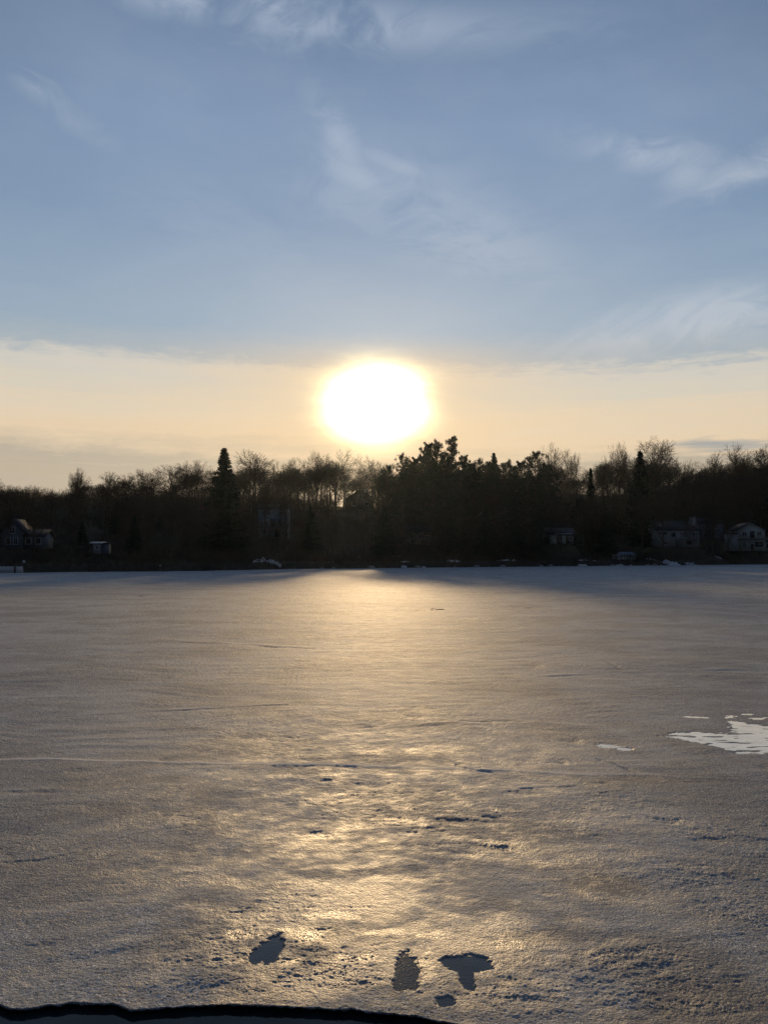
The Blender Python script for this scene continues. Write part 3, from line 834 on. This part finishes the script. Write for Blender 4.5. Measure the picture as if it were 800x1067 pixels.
def bare_tree(seed, spread=.55, clear=.28, limbs=7, leaders=1, H=18.0, dense=1.0, upright=.25):
    rnd = random.Random(seed)
    wood, twig = ([], []), ([], [])

    def rv():
        return Vector((rnd.uniform(-1, 1), rnd.uniform(-1, 1), rnd.uniform(-1, 1)))

    def grow(p, d, L, r, lv):
        nseg = 4 if lv < 2 else 3 if lv < 4 else 2
        seg = L / nseg
        buf = wood if lv <= 1 else twig
        sides = 7 if lv == 0 else 5 if lv == 1 else 3
        for k in range(nseg):
            d = (d + rv() * (.10 if lv == 0 else .24) + Vector((0, 0, upright * (.5 if lv else .3)))).normalized()
            if lv >= 4: d = (d + Vector((0, 0, -.10))).normalized()
            r2 = max(r * (.84 if lv else .86), .016)
            q_ = p + d * seg
            fast_tube(buf, p, q_, r, r2, sides)
            p, r = q_, r2
            if lv < 4:
                nb = {0: 0, 1: 2, 2: 2, 3: 2}[lv]
                if rnd.random() > dense: nb -= 1
                for _ in range(nb):
                    ax = d.cross(rv()).normalized()
                    nd = rot_about(d, ax, rnd.uniform(.45, 1.0))
                    grow(p, nd, L * rnd.uniform(.42, .68), r * rnd.uniform(.5, .7), lv + 1)
        if lv < 4:
            for _ in range(2 if lv else 0):
                nd = rot_about(d, d.cross(rv()).normalized(), rnd.uniform(.15, .5))
                grow(p, nd, L * rnd.uniform(.5, .7), r * .8, lv + 1)
    top = H * .62
    for ld in range(leaders):
        p = Vector((0.0, 0.0, -.6)); a = rnd.uniform(0, 6.28)
        if leaders > 1:
            p = Vector((0.0, 0.0, -.6))
        d = Vector((math.cos(a) * .12 * (leaders - 1), math.sin(a) * .12 * (leaders - 1), 1)).normalized()
        r = H * .018 / math.sqrt(leaders)
        N = 10
        for k in range(N):
            q_ = p + (d + rv() * .06) * (top / N)
            fast_tube(wood, p, q_, r, r * .92, 8); p, r = q_, r * .92
            f = (k + 1) / N
            if f > clear:
                for _ in range(max(1, int(limbs / (N * (1 - clear)) + rnd.random()))):
                    aa = rnd.uniform(0, 6.28)
                    tilt = rnd.uniform(.55, 1.05) * (spread / .55) * (1.1 - .35 * f)
                    nd = Vector((math.cos(aa) * math.sin(tilt), math.sin(aa) * math.sin(tilt), math.cos(tilt)))
                    grow(p, nd, H * rnd.uniform(.17, .27) * (1.15 - .4 * f), r * .5, 2)
        for _ in range(3):
            aa = rnd.uniform(0, 6.28); tilt = rnd.uniform(.15, .5)
            nd = Vector((math.cos(aa) * math.sin(tilt), math.sin(aa) * math.sin(tilt), math.cos(tilt)))
            grow(p, nd, H * rnd.uniform(.2, .28), r * .8, 1)
    zt = np.percentile(np.array([v.z for v in twig[0]]), 99.7)
    k = 1 / zt
    mw = mesh_np('trunk', [tuple(v * k) for v in wood[0]], wood[1]); mw.materials.append(M['bark'])
    mc = mesh_np('crown', [tuple(v * k) for v in twig[0]], twig[1]); mc.materials.append(M['twig'])
    wx = np.array([abs(v.x) for v in twig[0]]) * k
    return mw, mc, float(np.percentile(wx, 97)) * 2


def spruce_mesh(seed, Rw=.20, ragged=.25, droop=.25, bare=.06, n_wh=64):
    rnd = random.Random(seed)
    tr = ([], [])
    N = 8
    for k in range(N):
        fast_tube(tr, Vector((0, 0, -.03 + .98 * k / N)), Vector((0, 0, -.03 + .98 * (k + 1) / N)), .012 * (1 - k / N) + .002, .012 * (1 - (k + 1) / N) + .002, 7)
    vs, ts = [], []
    for w in range(n_wh):
        f = (w + .5) / n_wh
        z = bare + (1 - bare) * f ** .92
        Rr = Rw * (1 - f) ** .85 * (1 + .05 * math.sin(w * 2.1)) + .007
        if f < .12: Rr *= .75 + 2 * f
        nb = 9 if f < .7 else 6
        for b_ in range(nb):
            a = rnd.uniform(0, 6.28)
            L = Rr * rnd.uniform(1 - ragged * 1.6, 1 + ragged * .6)
            ca, sa = math.cos(a), math.sin(a)
            up = .25 * f
            nsp = max(4, int(14 * L / Rw) + 3)
            for j in range(nsp):
                t_ = (j + .6) / nsp
                x = L * t_; zz = z + L * (up * t_ - droop * t_ * (1.3 - t_ * .8))
                wd = (.036 * (1 - t_ * .55)) * (.5 + .6 * L / Rw)
                for sg in (-1, 1):
                    jx, jy, jz = rnd.uniform(-.006, .006), rnd.uniform(-.006, .006), rnd.uniform(-.008, .006)
                    px_, py_ = x * ca + jx, x * sa + jy
                    ang = a + sg * rnd.uniform(.5, 1.1)
                    l2 = wd * rnd.uniform(.6, 1.2)
                    ex, ey = px_ + math.cos(ang) * l2, py_ + math.sin(ang) * l2
                    n0 = len(vs)
                    vs += [(px_, py_, zz + jz + .006), (ex, ey, zz + jz - l2 * rnd.uniform(.15, .6)), (px_ + math.cos(a) * .022, py_ + math.sin(a) * .022, zz + jz - .012), (px_, py_, zz + jz - .018 - .01 * rnd.random())]
                    ts += [(n0, n0 + 1, n0 + 2), (n0, n0 + 1, n0 + 3)]
    for j in range(26):                  # spire
        z = 1 - .05 * rnd.random(); r_ = (1 - z) * .25 + .002; a = rnd.uniform(0, 6.28)
        n0 = len(vs); vs += [(0, 0, z + .004), (math.cos(a) * r_ * 1.6, math.sin(a) * r_ * 1.6, z - .002), (math.cos(a + .8) * r_, math.sin(a + .8) * r_, z - .014)]
        ts.append((n0, n0 + 1, n0 + 2))
    mw = mesh_np('trunk', [tuple(v) for v in tr[0]], tr[1]); mw.materials.append(M['bark'])
    mc = mesh_np('crown', vs, None, ts); mc.materials.append(M['needle'])
    return mw, mc, Rw * 2


def pine_mesh(seed, Rw=.22, low=.12, n_br=60, tuft=90):
    rnd = random.Random(seed)
    tr = ([], []); p = Vector((0, 0, -.03)); N = 10
    spine = []
    for k in range(N):
        q_ = Vector((rnd.uniform(-.008, .008), rnd.uniform(-.008, .008), -.03 + .99 * (k + 1) / N))
        fast_tube(tr, p, q_, .014 * (1 - k / N) + .002, .014 * (1 - (k + 1) / N) + .002, 7); p = q_
    vs, ts = [], []
    for b_ in range(n_br):
        f = (b_ + rnd.random()) / n_br
        z = low + (.97 - low) * f
        prof = Rw * (math.sin(min(1, (1 - f) * 1.25 + .10) * math.pi * .5)) * rnd.uniform(.45, 1.15)
        a = rnd.uniform(0, 6.28); ca, sa = math.cos(a), math.sin(a)
        tilt = rnd.uniform(.0, .35) + .5 * f
        e = Vector((prof * ca, prof * sa, z + prof * tilt))
        fast_tube(tr, Vector((0, 0, z)), e, .0035, .0012, 4)
        cr = .020 + .022 * rnd.random() + .018 * (1 - f)
        for cl in range(2):
            c0 = Vector((0, 0, z)).lerp(e, (.98, .6)[cl])
            for j in range(tuft if cl == 0 else tuft // 2):
                d = Vector((rnd.gauss(0, 1), rnd.gauss(0, 1), rnd.gauss(0, .55)))
                d = d.normalized() * cr * rnd.random() ** .45
                c_ = c0 + Vector((d.x, d.y, d.z * .75 + .004))
                o1 = Vector((rnd.gauss(0, 1), rnd.gauss(0, 1), rnd.gauss(.6, .8))).normalized() * rnd.uniform(.010, .020)
                o2 = o1.orthogonal().normalized() * rnd.uniform(.003, .006)
                n0 = len(vs); vs += [tuple(c_ - o2), tuple(c_ + o2), tuple(c_ + o1)]; ts.append((n0, n0 + 1, n0 + 2))
    mw = mesh_np('trunk', [tuple(v) for v in tr[0]], tr[1]); mw.materials.append(M['bark'])
    mc = mesh_np('crown', vs, None, ts); mc.materials.append(M['pine_needle'])
    return mw, mc, Rw * 2


PROTO = {}
for k_, (kind, fn) in enumerate({
    'round0': lambda: bare_tree(11, .72, .25, 11, dense=.95, upright=.08), 'round1': lambda: bare_tree(12, .8, .22, 12, dense=.95, upright=.06), 'round2': lambda: bare_tree(13, .62, .3, 8, 2, dense=.9, upright=.10),
    'tall0': lambda: bare_tree(21, .55, .35, 10, 1, dense=.95, upright=.16), 'tall1': lambda: bare_tree(22, .5, .3, 7, 2, dense=.9, upright=.18), 'tall2': lambda: bare_tree(23, .55, .4, 10, 1, dense=.92, upright=.15),
    'fan0': lambda: bare_tree(31, .6, .2, 6, 3, dense=.85, upright=.15), 'thin0': lambda: bare_tree(41, .55, .35, 8, 1, dense=.75, upright=.15), 'thin1': lambda: bare_tree(42, .6, .3, 6, 2, dense=.7, upright=.15),
    'spruce0': lambda: spruce_mesh(51, .19), 'spruce1': lambda: spruce_mesh(52, .24, .3), 'spruce2': lambda: spruce_mesh(53, .30, .35, .18, .03, 52),
    'pine0': lambda: pine_mesh(61, .21, .10, 95, 60), 'pine1': lambda: pine_mesh(62, .28, .06, 120, 60), 'pine2': lambda: pine_mesh(63, .38, .05, 170, 55),
}.items()):
    PROTO[kind] = fn()
    print(kind, len(PROTO[kind][0].polygons), len(PROTO[kind][1].polygons), round(PROTO[kind][2], 2))

MADE = {}


def tree(kind, px, ytop, s, label, group, width_px=None, rz=None):
    Y = shore_dist(px) + s
    x = (px - CX) / F_PX * Y
    z0 = tz(x, Y); top = at(px, ytop, Y).z
    h = max(top - z0, 1.5)
    name = 'spruce_tree' if kind.startswith('spruce') else 'pine_tree' if kind.startswith('pine') else 'bare_tree'
    mw, mc, wd = PROTO[kind]
    if kind not in MADE:
        r = thing(name, label, 'tree', (0, 0, 0))
        for nm, me_ in (('trunk', mw), ('crown', mc)):
            o = bpy.data.objects.new(nm, me_); C.objects.link(o); o.parent = r
        MADE[kind] = r
    else:
        r = copy_tree(MADE[kind])
    w = h if width_px is None else (width_px * Y / F_PX) / wd
    w = min(max(w, .5 * h), 1.9 * h)
    r.location = (x, Y, z0); r.scale = (w, w, h); r.rotation_euler = (0, 0, random.uniform(0, 6.28) if rz is None else rz)
    tag(r, label, 'tree', group)
    return r


GB, GE = 'bare trees along the far shore', 'evergreens along the far shore'
SKY = [
    ('round0', 5, 503, 40, 'low bare tree at the left end of the tree line', 34), ('round2', 30, 507, 44, 'low bushy bare tree, second from the left end of the tree line', 34),
    ('round1', 54, 510, 46, 'lowest bare tree on the skyline, beside the dip left of the fan-shaped tree', 30),
    ('fan0', 83, 490, 48, 'fan-shaped sparse bare tree right of the dip in the tree line', 28),
    ('round1', 110, 493, 50, 'dense low bare tree just right of the fan-shaped sparse tree', 34), ('round0', 132, 493, 46, 'dense bare tree, second to the right of the fan-shaped tree', 30),
    ('round2', 155, 490, 52, 'dense bare tree, third to the right of the fan-shaped tree', 32), ('round0', 180, 483, 50, 'broad bare tree, second to the left of the tall lone spruce', 36),
    ('round1', 206, 480, 52, 'bare tree standing directly left of the tall lone spruce', 32),
    ('spruce1', 233, 467, 30, 'tall pointed lone spruce in the left half of the tree line', 57),
    ('round1', 264, 471, 48, 'big round-crowned bare tree directly right of the tall lone spruce', 46), ('tall0', 288, 482, 58, 'slim bare tree next right of the big round-crowned one', 22),
    ('tall2', 302, 479, 52, 'slim bare tree halfway between the tall lone spruce and the sun', 24),
    ('tall1', 326, 473, 56, 'tall bare tree, second to the left of the sun', 30), ('tall0', 350, 471, 60, 'tall bare tree left of the sun, beside the bright gap over the ridge roof', 32),
    ('round2', 372, 486, 100, 'bare tree right under the sun, behind the ridge roof', 28), ('round0', 394, 479, 62, 'bare tree under the right side of the sun', 32),
    ('pine2', 420, 474, 40, 'bushy dark evergreen left of the tallest pine cluster', 38),
    ('pine2', 446, 463, 44, 'dark pine forming the left shoulder of the tallest cluster', 40), ('pine1', 456, 460, 48, 'dark pine in the middle of the tallest cluster', 32),
    ('pine0', 471, 455, 46, 'tallest pine of all, at the right of its cluster with clumped branches', 33), ('pine2', 484, 476, 52, 'dark pine low at the right foot of the tallest cluster', 30),
    ('pine1', 500, 478, 50, 'dark evergreen, first to the right of the tallest pine cluster', 30), ('spruce1', 515, 472, 46, 'narrow-tipped dark spruce between the pine cluster and the broad evergreen', 34),
    ('pine1', 530, 480, 52, 'rounded dark evergreen directly left of the broad one', 28), ('pine2', 558, 472, 44, 'broad dark evergreen at the right end of the evergreen stand', 46),
    ('thin0', 580, 464, 80, 'pale thin bare tree rising just right of the broad evergreen', 26), ('thin1', 597, 470, 76, 'pale thin bare tree, second to the right of the broad evergreen', 26),
    ('spruce0', 616, 488, 46, 'small narrow spruce standing alone in the pale gap', 20),
    ('thin1', 628, 482, 80, 'wispy bare tree just right of the small narrow spruce', 20), ('fan0', 645, 464, 60, 'tall forked bare tree between the small spruce and the tall right spruce', 32),
    ('spruce0', 668, 470, 40, 'tall pointed spruce before the tallest bare tree, right half', 40), ('round0', 682, 457, 64, 'tallest bare tree, wide crown behind the right pointed spruce', 44),
    ('round2', 704, 480, 66, 'middling bare tree right of the tallest bare tree', 28), ('thin0', 721, 482, 70, 'thin bare tree at the low dip above the back house', 24),
    ('round1', 742, 474, 66, 'bare tree left of the wide spreading one at the right end', 32), ('round1', 766, 465, 62, 'wide spreading dark bare tree above the gabled house', 40), ('round0', 792, 466, 66, 'bare tree at the right end of the tree line', 38),
    ('round2', 826, 470, 66, 'bare tree past the right end of the tree line', 36), ('round0', -24, 500, 44, 'bare tree past the left end of the tree line', 36),
]
for (kind, px, yt, s, lab, wp) in SKY:
    tree(kind, px, yt, s, lab, GE if kind[:3] in ('spr', 'pin') else GB, wp)

for (kind, px, yt, s, lab, wp) in [('tall2', 276, 500, 14, 'slender bare tree before the left part of the tall balcony house', 26), ('tall0', 298, 496, 16, 'slender bare tree before the right corner of the tall balcony house', 26),
                                   ('thin0', 292, 508, 10, 'thin sapling before the middle of the tall balcony house', 16), ('thin0', 690, 512, 8, 'thin bare tree before the middle of the long house', 24),
                                   ('tall2', 668, 516, 9, 'thin bare tree before the left end of the long house', 24), ('thin1', 742, 515, 9, 'thin bare tree before the dim back house', 22),
                                   ('thin0', 36, 530, 8, 'thin bare tree before the low wing of the blue-grey cottage', 20), ('thin1', 10, 528, 8, 'thin bare tree at the left corner of the blue-grey cottage', 18),
                                   ('thin0', 758, 530, 12, 'thin bare tree at the left corner of the gabled house', 18), ('thin1', 582, 520, 8, 'thin bare tree before the small cottage with pale panels', 22),
                                   ('thin1', 716, 520, 8, 'thin bare tree before the chimney end of the long house', 20)]:
    tree(kind, px, yt, s, lab, GB, wp)

WIDE = 1.0
for (kind, px, yt, s, wp) in [('pine2', 404, 486, 36, 38), ('pine2', 433, 478, 34, 42), ('pine2', 463, 474, 34, 46), ('pine2', 492, 484, 38, 40), ('pine2', 508, 482, 40, 40), ('pine2', 524, 484, 36, 42), ('pine2', 542, 482, 36, 44), ('pine1', 570, 484, 44, 38), ('pine2', 452, 488, 22, 44), ('pine2', 480, 492, 24, 44), ('pine2', 420, 494, 24, 44), ('pine2', 550, 496, 24, 44), ('pine2', 515, 497, 24, 44)]:
    tree(kind, px, yt, s, 'full dark pine packed into the evergreen mass right of the sun', 'packed pines right of the sun', wp)
# the woods that fill in behind and below them
ZONES = [(-60, 70, 'left of the low dip'), (70, 228, 'left of the tall lone spruce'), (238, 400, 'from the tall spruce to the sun'), (400, 570, 'within the evergreen stand'),
         (570, 670, 'right of the evergreen stand'), (670, 880, 'behind the houses at the right')]
SKYX = np.array([-60, 0, 60, 75, 95, 150, 190, 215, 233, 262, 300, 330, 355, 372, 400, 420, 447, 470, 485, 515, 540, 560, 580, 610, 640, 680, 705, 722, 742, 768, 800, 860], float)
SKYY = np.array([502, 504, 512, 498, 495, 492, 484, 484, 484, 476, 483, 477, 476, 490, 484, 478, 470, 466, 480, 478, 484, 478, 474, 488, 472, 466, 482, 486, 478, 470, 470, 474], float)
for (x0, x1, where) in ZONES:
    nb = int((x1 - x0) / 5.2)
    for k in range(nb):
        px = x0 + (x1 - x0) * (k + random.random()) / nb
        s = random.uniform(70, 150)
        yt = float(np.interp(px, SKYX, SKYY)) + random.uniform(5, 22)
        if 352 < px < 388: yt += 4
        if where.startswith('within'):
            kd = random.choice(['round0', 'pine1', 'pine2', 'pine1', 'spruce2', 'pine2', 'spruce1'])
        elif where.startswith('right of'):
            kd = random.choice(['thin0', 'thin1', 'tall1', 'round1', 'fan0'])
        else:
            kd = random.choice(['round0', 'round1', 'round2', 'tall0', 'tall1', 'tall2', 'fan0'])
        ev = kd[:3] in ('spr', 'pin')
        if 336 < px < 396: s = random.uniform(126, 160); kd = random.choice(['thin0', 'thin1', 'tall2'])
        tree(kd, px, yt, s, ('dark evergreen' if ev else 'bare leafless tree') + ' deep in the dark woods ' + where, 'woods ' + where, WIDE * random.uniform(24, 40))
    nu = int((x1 - x0) / 11.0)
    for k in range(nu):                   # smaller trees lower on the slope
        px = x0 + (x1 - x0) * (k + random.random()) / nu
        s = random.uniform(12, 60)
        base_y = 570 - s * .25
        yt = float(np.interp(px, SKYX, SKYY)) + random.uniform(22, 52)
        bad = any(abs(px - a) < w_ for a, w_ in ((24, 26), (103, 14), (286, 24), (374, 18), (700, 34), (777, 30), (581, 20), (650, 14)))
        if bad: s = random.uniform(62, 90)
        kd = random.choice(['tall0', 'tall2', 'round0', 'fan0', 'spruce2', 'pine1', 'spruce1'] if not 335 < px < 400 else ['tall0', 'tall2', 'thin0'])
        if 346 < px < 396: yt = max(yt, 538); s = min(s, 40)
        ev = kd[:3] in ('spr', 'pin')
        tree(kd, px, yt, s, ('low evergreen' if ev else 'small bare tree') + ' on the lower slope ' + where, 'lower slope trees ' + where)

# undergrowth: tangled brush along the bank and up the slope, past counting
vb, qb = [], []
buf = (vb, qb)
rnd = random.Random(99)
for k in range(9000):
    px = rnd.uniform(-90, 890); s = 1.0 + 165 * rnd.random() ** 1.15
    Y = shore_dist(px) + s if k % 1 == 0 else 0
    x = (px - CX) / F_PX * Y
    if any(math.hypot(x - a, Y - b_) < r_ * .95 or (abs(x - a) < r_ * .8 and -14 < Y - b_ < 0 and rnd.random() < .85) for (a, b_, c_, r_) in PADS): continue
    if 338 < px < 392 and s > 95: continue
    vb.append((x, Y))
pos = np.array(vb, float); zz = terrain_z(pos[:, 0], pos[:, 1]); vb.clear()
for (x, Y), z in zip(pos, zz):
    sh_ = rnd.uniform(.6, 2.4) * (1.0 + .7 * min(1, max(0, (Y - float(np.interp(x, SX, SY)) - 30) / 90)))
    for j in range(9):
        a = rnd.uniform(0, 6.28); r_ = rnd.uniform(0, .5)
        p = Vector((x + r_ * math.cos(a), Y + r_ * math.sin(a), z - .1))
        d = Vector((rnd.gauss(0, .35), rnd.gauss(0, .35), 1)).normalized()
        q_ = p + d * sh_ * rnd.uniform(.5, 1)
        fast_tube(buf, p, q_, .03, .012, 3)
        for _ in range(2):
            e = q_ + Vector((rnd.gauss(0, .4), rnd.gauss(0, .4), rnd.uniform(.1, .6))) * sh_ * .4
            fast_tube(buf, p.lerp(q_, rnd.uniform(.3, .9)), e, .018, .008, 3)
tag(link('undergrowth', mesh_np('undergrowth', [tuple(v) for v in vb], qb), M['brush'], False), 'dark tangled brush on the bank and slope', 'undergrowth', None, 'stuff')

# ------------------------------------------------------------------ smaller things on the far shore
def snow_bank(px, py, s, w, h, label, lobes=4, d=1.6):
    Y = shore_dist(px) + s
    x = (px - CX) / F_PX * Y
    mb = MB(); rr = random.Random(int(px))
    nx, ny = 40, 12
    n0 = 0
    for j in range(ny):
        for i_ in range(nx):
            u, v = i_ / (nx - 1) * 2 - 1, j / (ny - 1) * 2 - 1
            X_, Y_ = x + u * w / 2, Y + v * d / 2
            e = max(0.0, 1 - u * u - v * v * .9)
            hh_ = h * (e ** .6) * (.65 + .9 * float(pn(np.array([X_ * 1.3]), np.array([Y_ * 1.3]), int(px))[0])) - .08 * (e <= .02)
            mb.v.append((X_, Y_, tz(X_, Y_) + max(hh_, -.12) + .02))
    for j in range(ny - 1):
        for i_ in range(nx - 1):
            a = j * nx + i_; mb.q.append([a, a + 1, a + nx + 1, a + nx])
    tag(mb.build('snow_bank', M['snow'], None, True), label, 'snow bank', 'leftover snow on the far shore', 'thing')


snow_bank(278, 579, 6, 5.6, .9, 'long thin leftover snow bank on the shore below the tall balcony house')
snow_bank(699, 584, 1.6, 6.2, 1.15, 'biggest leftover snow bank, at the ice edge before the long house', d=2.4)
snow_bank(722, 585, 1.2, 5.0, .7, 'low snow bank joined to the right side of the biggest one', d=2.0)
snow_bank(372, 559, 28, 3.4, .4, 'thin snow streak high on the bank below the ridge house')
snow_bank(422, 579, 7, 2.2, .3, 'tiny snow streak on the shore below the house with window strips')
snow_bank(472, 577, 8, 3.6, .5, 'short snow streak on the shore below the tallest pines')
snow_bank(530, 575, 12, 7.4, .35, 'long flat snow streak below the house with the deck rail')
snow_bank(612, 574, 10, 5.4, .3, 'flat snow streak right of the small cottage with pale panels')
snow_bank(677, 573, 17, 3.0, .35, 'small snow streak left of the long house')
snow_bank(745, 575, 14, 3.6, .4, 'small snow streak between long house and gabled house')

# stones along the water line
for k in range(26):
    px = random.uniform(555, 690) if k < 16 else random.uniform(330, 540)
    Y = shore_dist(px) + random.uniform(.2, 1.4); x = (px - CX) / F_PX * Y; r_ = random.uniform(.25, .6)
    mb = MB().ball((0, 0, 0), r_, 9, 6, .16, (1.3, 1.0, .7))
    o = mb.build('shore_stone', M['snow'] if k % 3 == 0 else M['stone'], None, True); o.location = (x, Y, max(tz(x, Y), -.05) + r_ * .25)
    side = 'below the small cottage and boat' if px > 545 else 'below the evergreen stand'
    tag(o, ('snow-dusted' if k % 3 == 0 else 'grey') + ' stone at the frozen waterline ' + side, 'stone', 'stones at the waterline ' + side)

# pontoon boat laid up on the bank
p = at(650, 573.5, shore_dist(650) + 14); z = tz(p.x, p.y)
bt = thing('pontoon_boat', 'pale railed boat under a bluish cover, laid up on the bank', 'boat', (p.x, p.y, z), .06)
hull = MB()
for yy in (-.8, .8):
    hull.tube([(-3.2, yy, .55), (-2.9, yy, .35), (2.6, yy, .35), (3.1, yy, .5)], [.06, .3, .3, .08], 10)
    hull.build('pontoon', M['metal'], bt); hull = MB()
MB().box((0, 0, .74), (6.0, 2.3, .12)).build('deck', M['grey_siding'], bt)
rl = MB()
for yy in (-1.1, 1.1):
    rl.box((0, yy, 1.45), (5.8, .06, .07)).box((0, yy, .95), (5.8, .05, .06))
    for k in range(9): rl.box((-2.85 + k * .71, yy, 1.12), (.05, .05, .62))
rl.build('railing', M['metal'], bt)
MB().box((-2.2, -.1, 1.15), (1.0, 1.7, .68), 0, .8).build('bow_seat', M['white_siding'], bt)
cv_ = MB().prism([(-1.6, 1.5), (2.7, 1.5), (2.5, 1.95), (1.4, 2.2), (-.6, 2.2), (-1.4, 1.95)], -1.05, 1.05).build('cover', M['cover'], bt)
for xx in (-2.2, 2.0):
    MB().box((xx, 0, .02), (.4, 2.2, .2)).build('support', M['dark_wood'], bt)

# concrete landing and post at the left end
p = at(6, 592, shore_dist(6) + .8)
ld = thing('boat_landing', 'low pale concrete landing at the ice edge, at the left end of the far shore', 'landing', (p.x, p.y, 0))
MB().box((-2.0, 0, .45), (9.0, 1.8, 1.0), 0, .97).build('slab', M['concrete'], ld)
MB().box((1.9, -.95, .45), (.18, .18, 1.3)).build('bollard', M['dark_wood'], ld)
p = at(25, 594, shore_dist(25) + .3)
ps = thing('lamp_post', 'short dark post with a pale round top, beside the concrete landing', 'post', (p.x, p.y, 0))
MB().tube([(0, 0, -.5), (0, 0, 1.5)], [.11, .09], 10).build('post', M['dark_wood'], ps)
MB().ball((0, 0, 1.68), .22, 14, 9).build('globe', M['trim'], ps, True)
p = at(167, 592, shore_dist(167) + .5)
ps = thing('mooring_post', 'lone slim mooring post at the ice edge, left of the tall lone spruce', 'post', (p.x, p.y, 0))
MB().tube([(0, 0, -.6), (0.02, 0, .9)], [.09, .08], 9).build('pole', M['dark_wood'], ps); MB().tube([(.02, 0, .9), (.02, 0, 1.02)], [.12, .10], 9).build('cap', M['concrete'], ps)
# upturned rowboat
p = at(416, 558, shore_dist(416) + 26); z = tz(p.x, p.y)
rb = MB(); Nn = 14
for i_ in range(Nn + 1):
    u = i_ / Nn * 2 - 1; w_ = .62 * (1 - abs(u) ** 2.6) + .02; hh_ = .55 * (1 - .25 * u * u)
    for k in range(9):
        a = math.pi * k / 8
        rb.v.append((u * 1.9, w_ * math.cos(a), hh_ * math.sin(a) ** .7 if 0 < k < 8 else 0.0))
for i_ in range(Nn):
    for k in range(8):
        a = i_ * 9 + k; rb.q.append([a, a + 1, a + 10, a + 9])
ro = thing('rowboat', 'small pale upturned rowboat on the bank under the sun', 'boat', (p.x, p.y, z), .3)
rb.build('hull', M['grey_siding'], ro, True); MB().box((0, 0, .57), (3.3, .06, .08)).build('keel', M['dark_wood'], ro)

hz = MB().box((50, 380, 30), (1340, 1000, 64))  # volume added to lift the dark trees, standing in for lens glare
mh = bpy.data.materials.new('haze'); mh.use_nodes = True; nt_ = mh.node_tree; nt_.nodes.remove(nt_.nodes['Principled BSDF'])
pv = nt_.nodes.new('ShaderNodeVolumePrincipled'); pv.inputs['Color'].default_value = (.70, .86, 1.0, 1); pv.inputs['Density'].default_value = .000022; pv.inputs['Anisotropy'].default_value = .8
nt_.links.new(pv.outputs[0], nt_.nodes['Material Output'].inputs['Volume'])
tag(hz.build('haze', mh), 'thin haze added over the lake for the warm glare under the sun', 'haze', None, 'stuff')
# ------------------------------------------------------------------ camera and render
cd = bpy.data.cameras.new('camera'); co_ = bpy.data.objects.new('camera', cd); C.objects.link(co_)
co_.location = (0, 0, EYE); co_.rotation_euler = (math.pi / 2 + PITCH, 0, 0)
cd.sensor_fit = 'VERTICAL'; cd.sensor_height = 36.0; cd.lens = 36.0 * F_PX / 1067.0
cd.clip_start = .1; cd.clip_end = 20000
scene.camera = co_
vs_ = scene.view_settings
vs_.view_transform = 'Standard'; vs_.look = 'None'; vs_.exposure = 0.0; vs_.gamma = 1.0
scene.render.engine = 'CYCLES'
cy = scene.cycles
cy.max_bounces = 5; cy.diffuse_bounces = 2; cy.glossy_bounces = 3; cy.transmission_bounces = 2
cy.sample_clamp_indirect = 4.0
cy.use_denoising = True
cy.denoiser = 'OPENIMAGEDENOISE'; cy.denoising_prefilter = 'NONE'; cy.denoising_input_passes = 'RGB_ALBEDO_NORMAL'
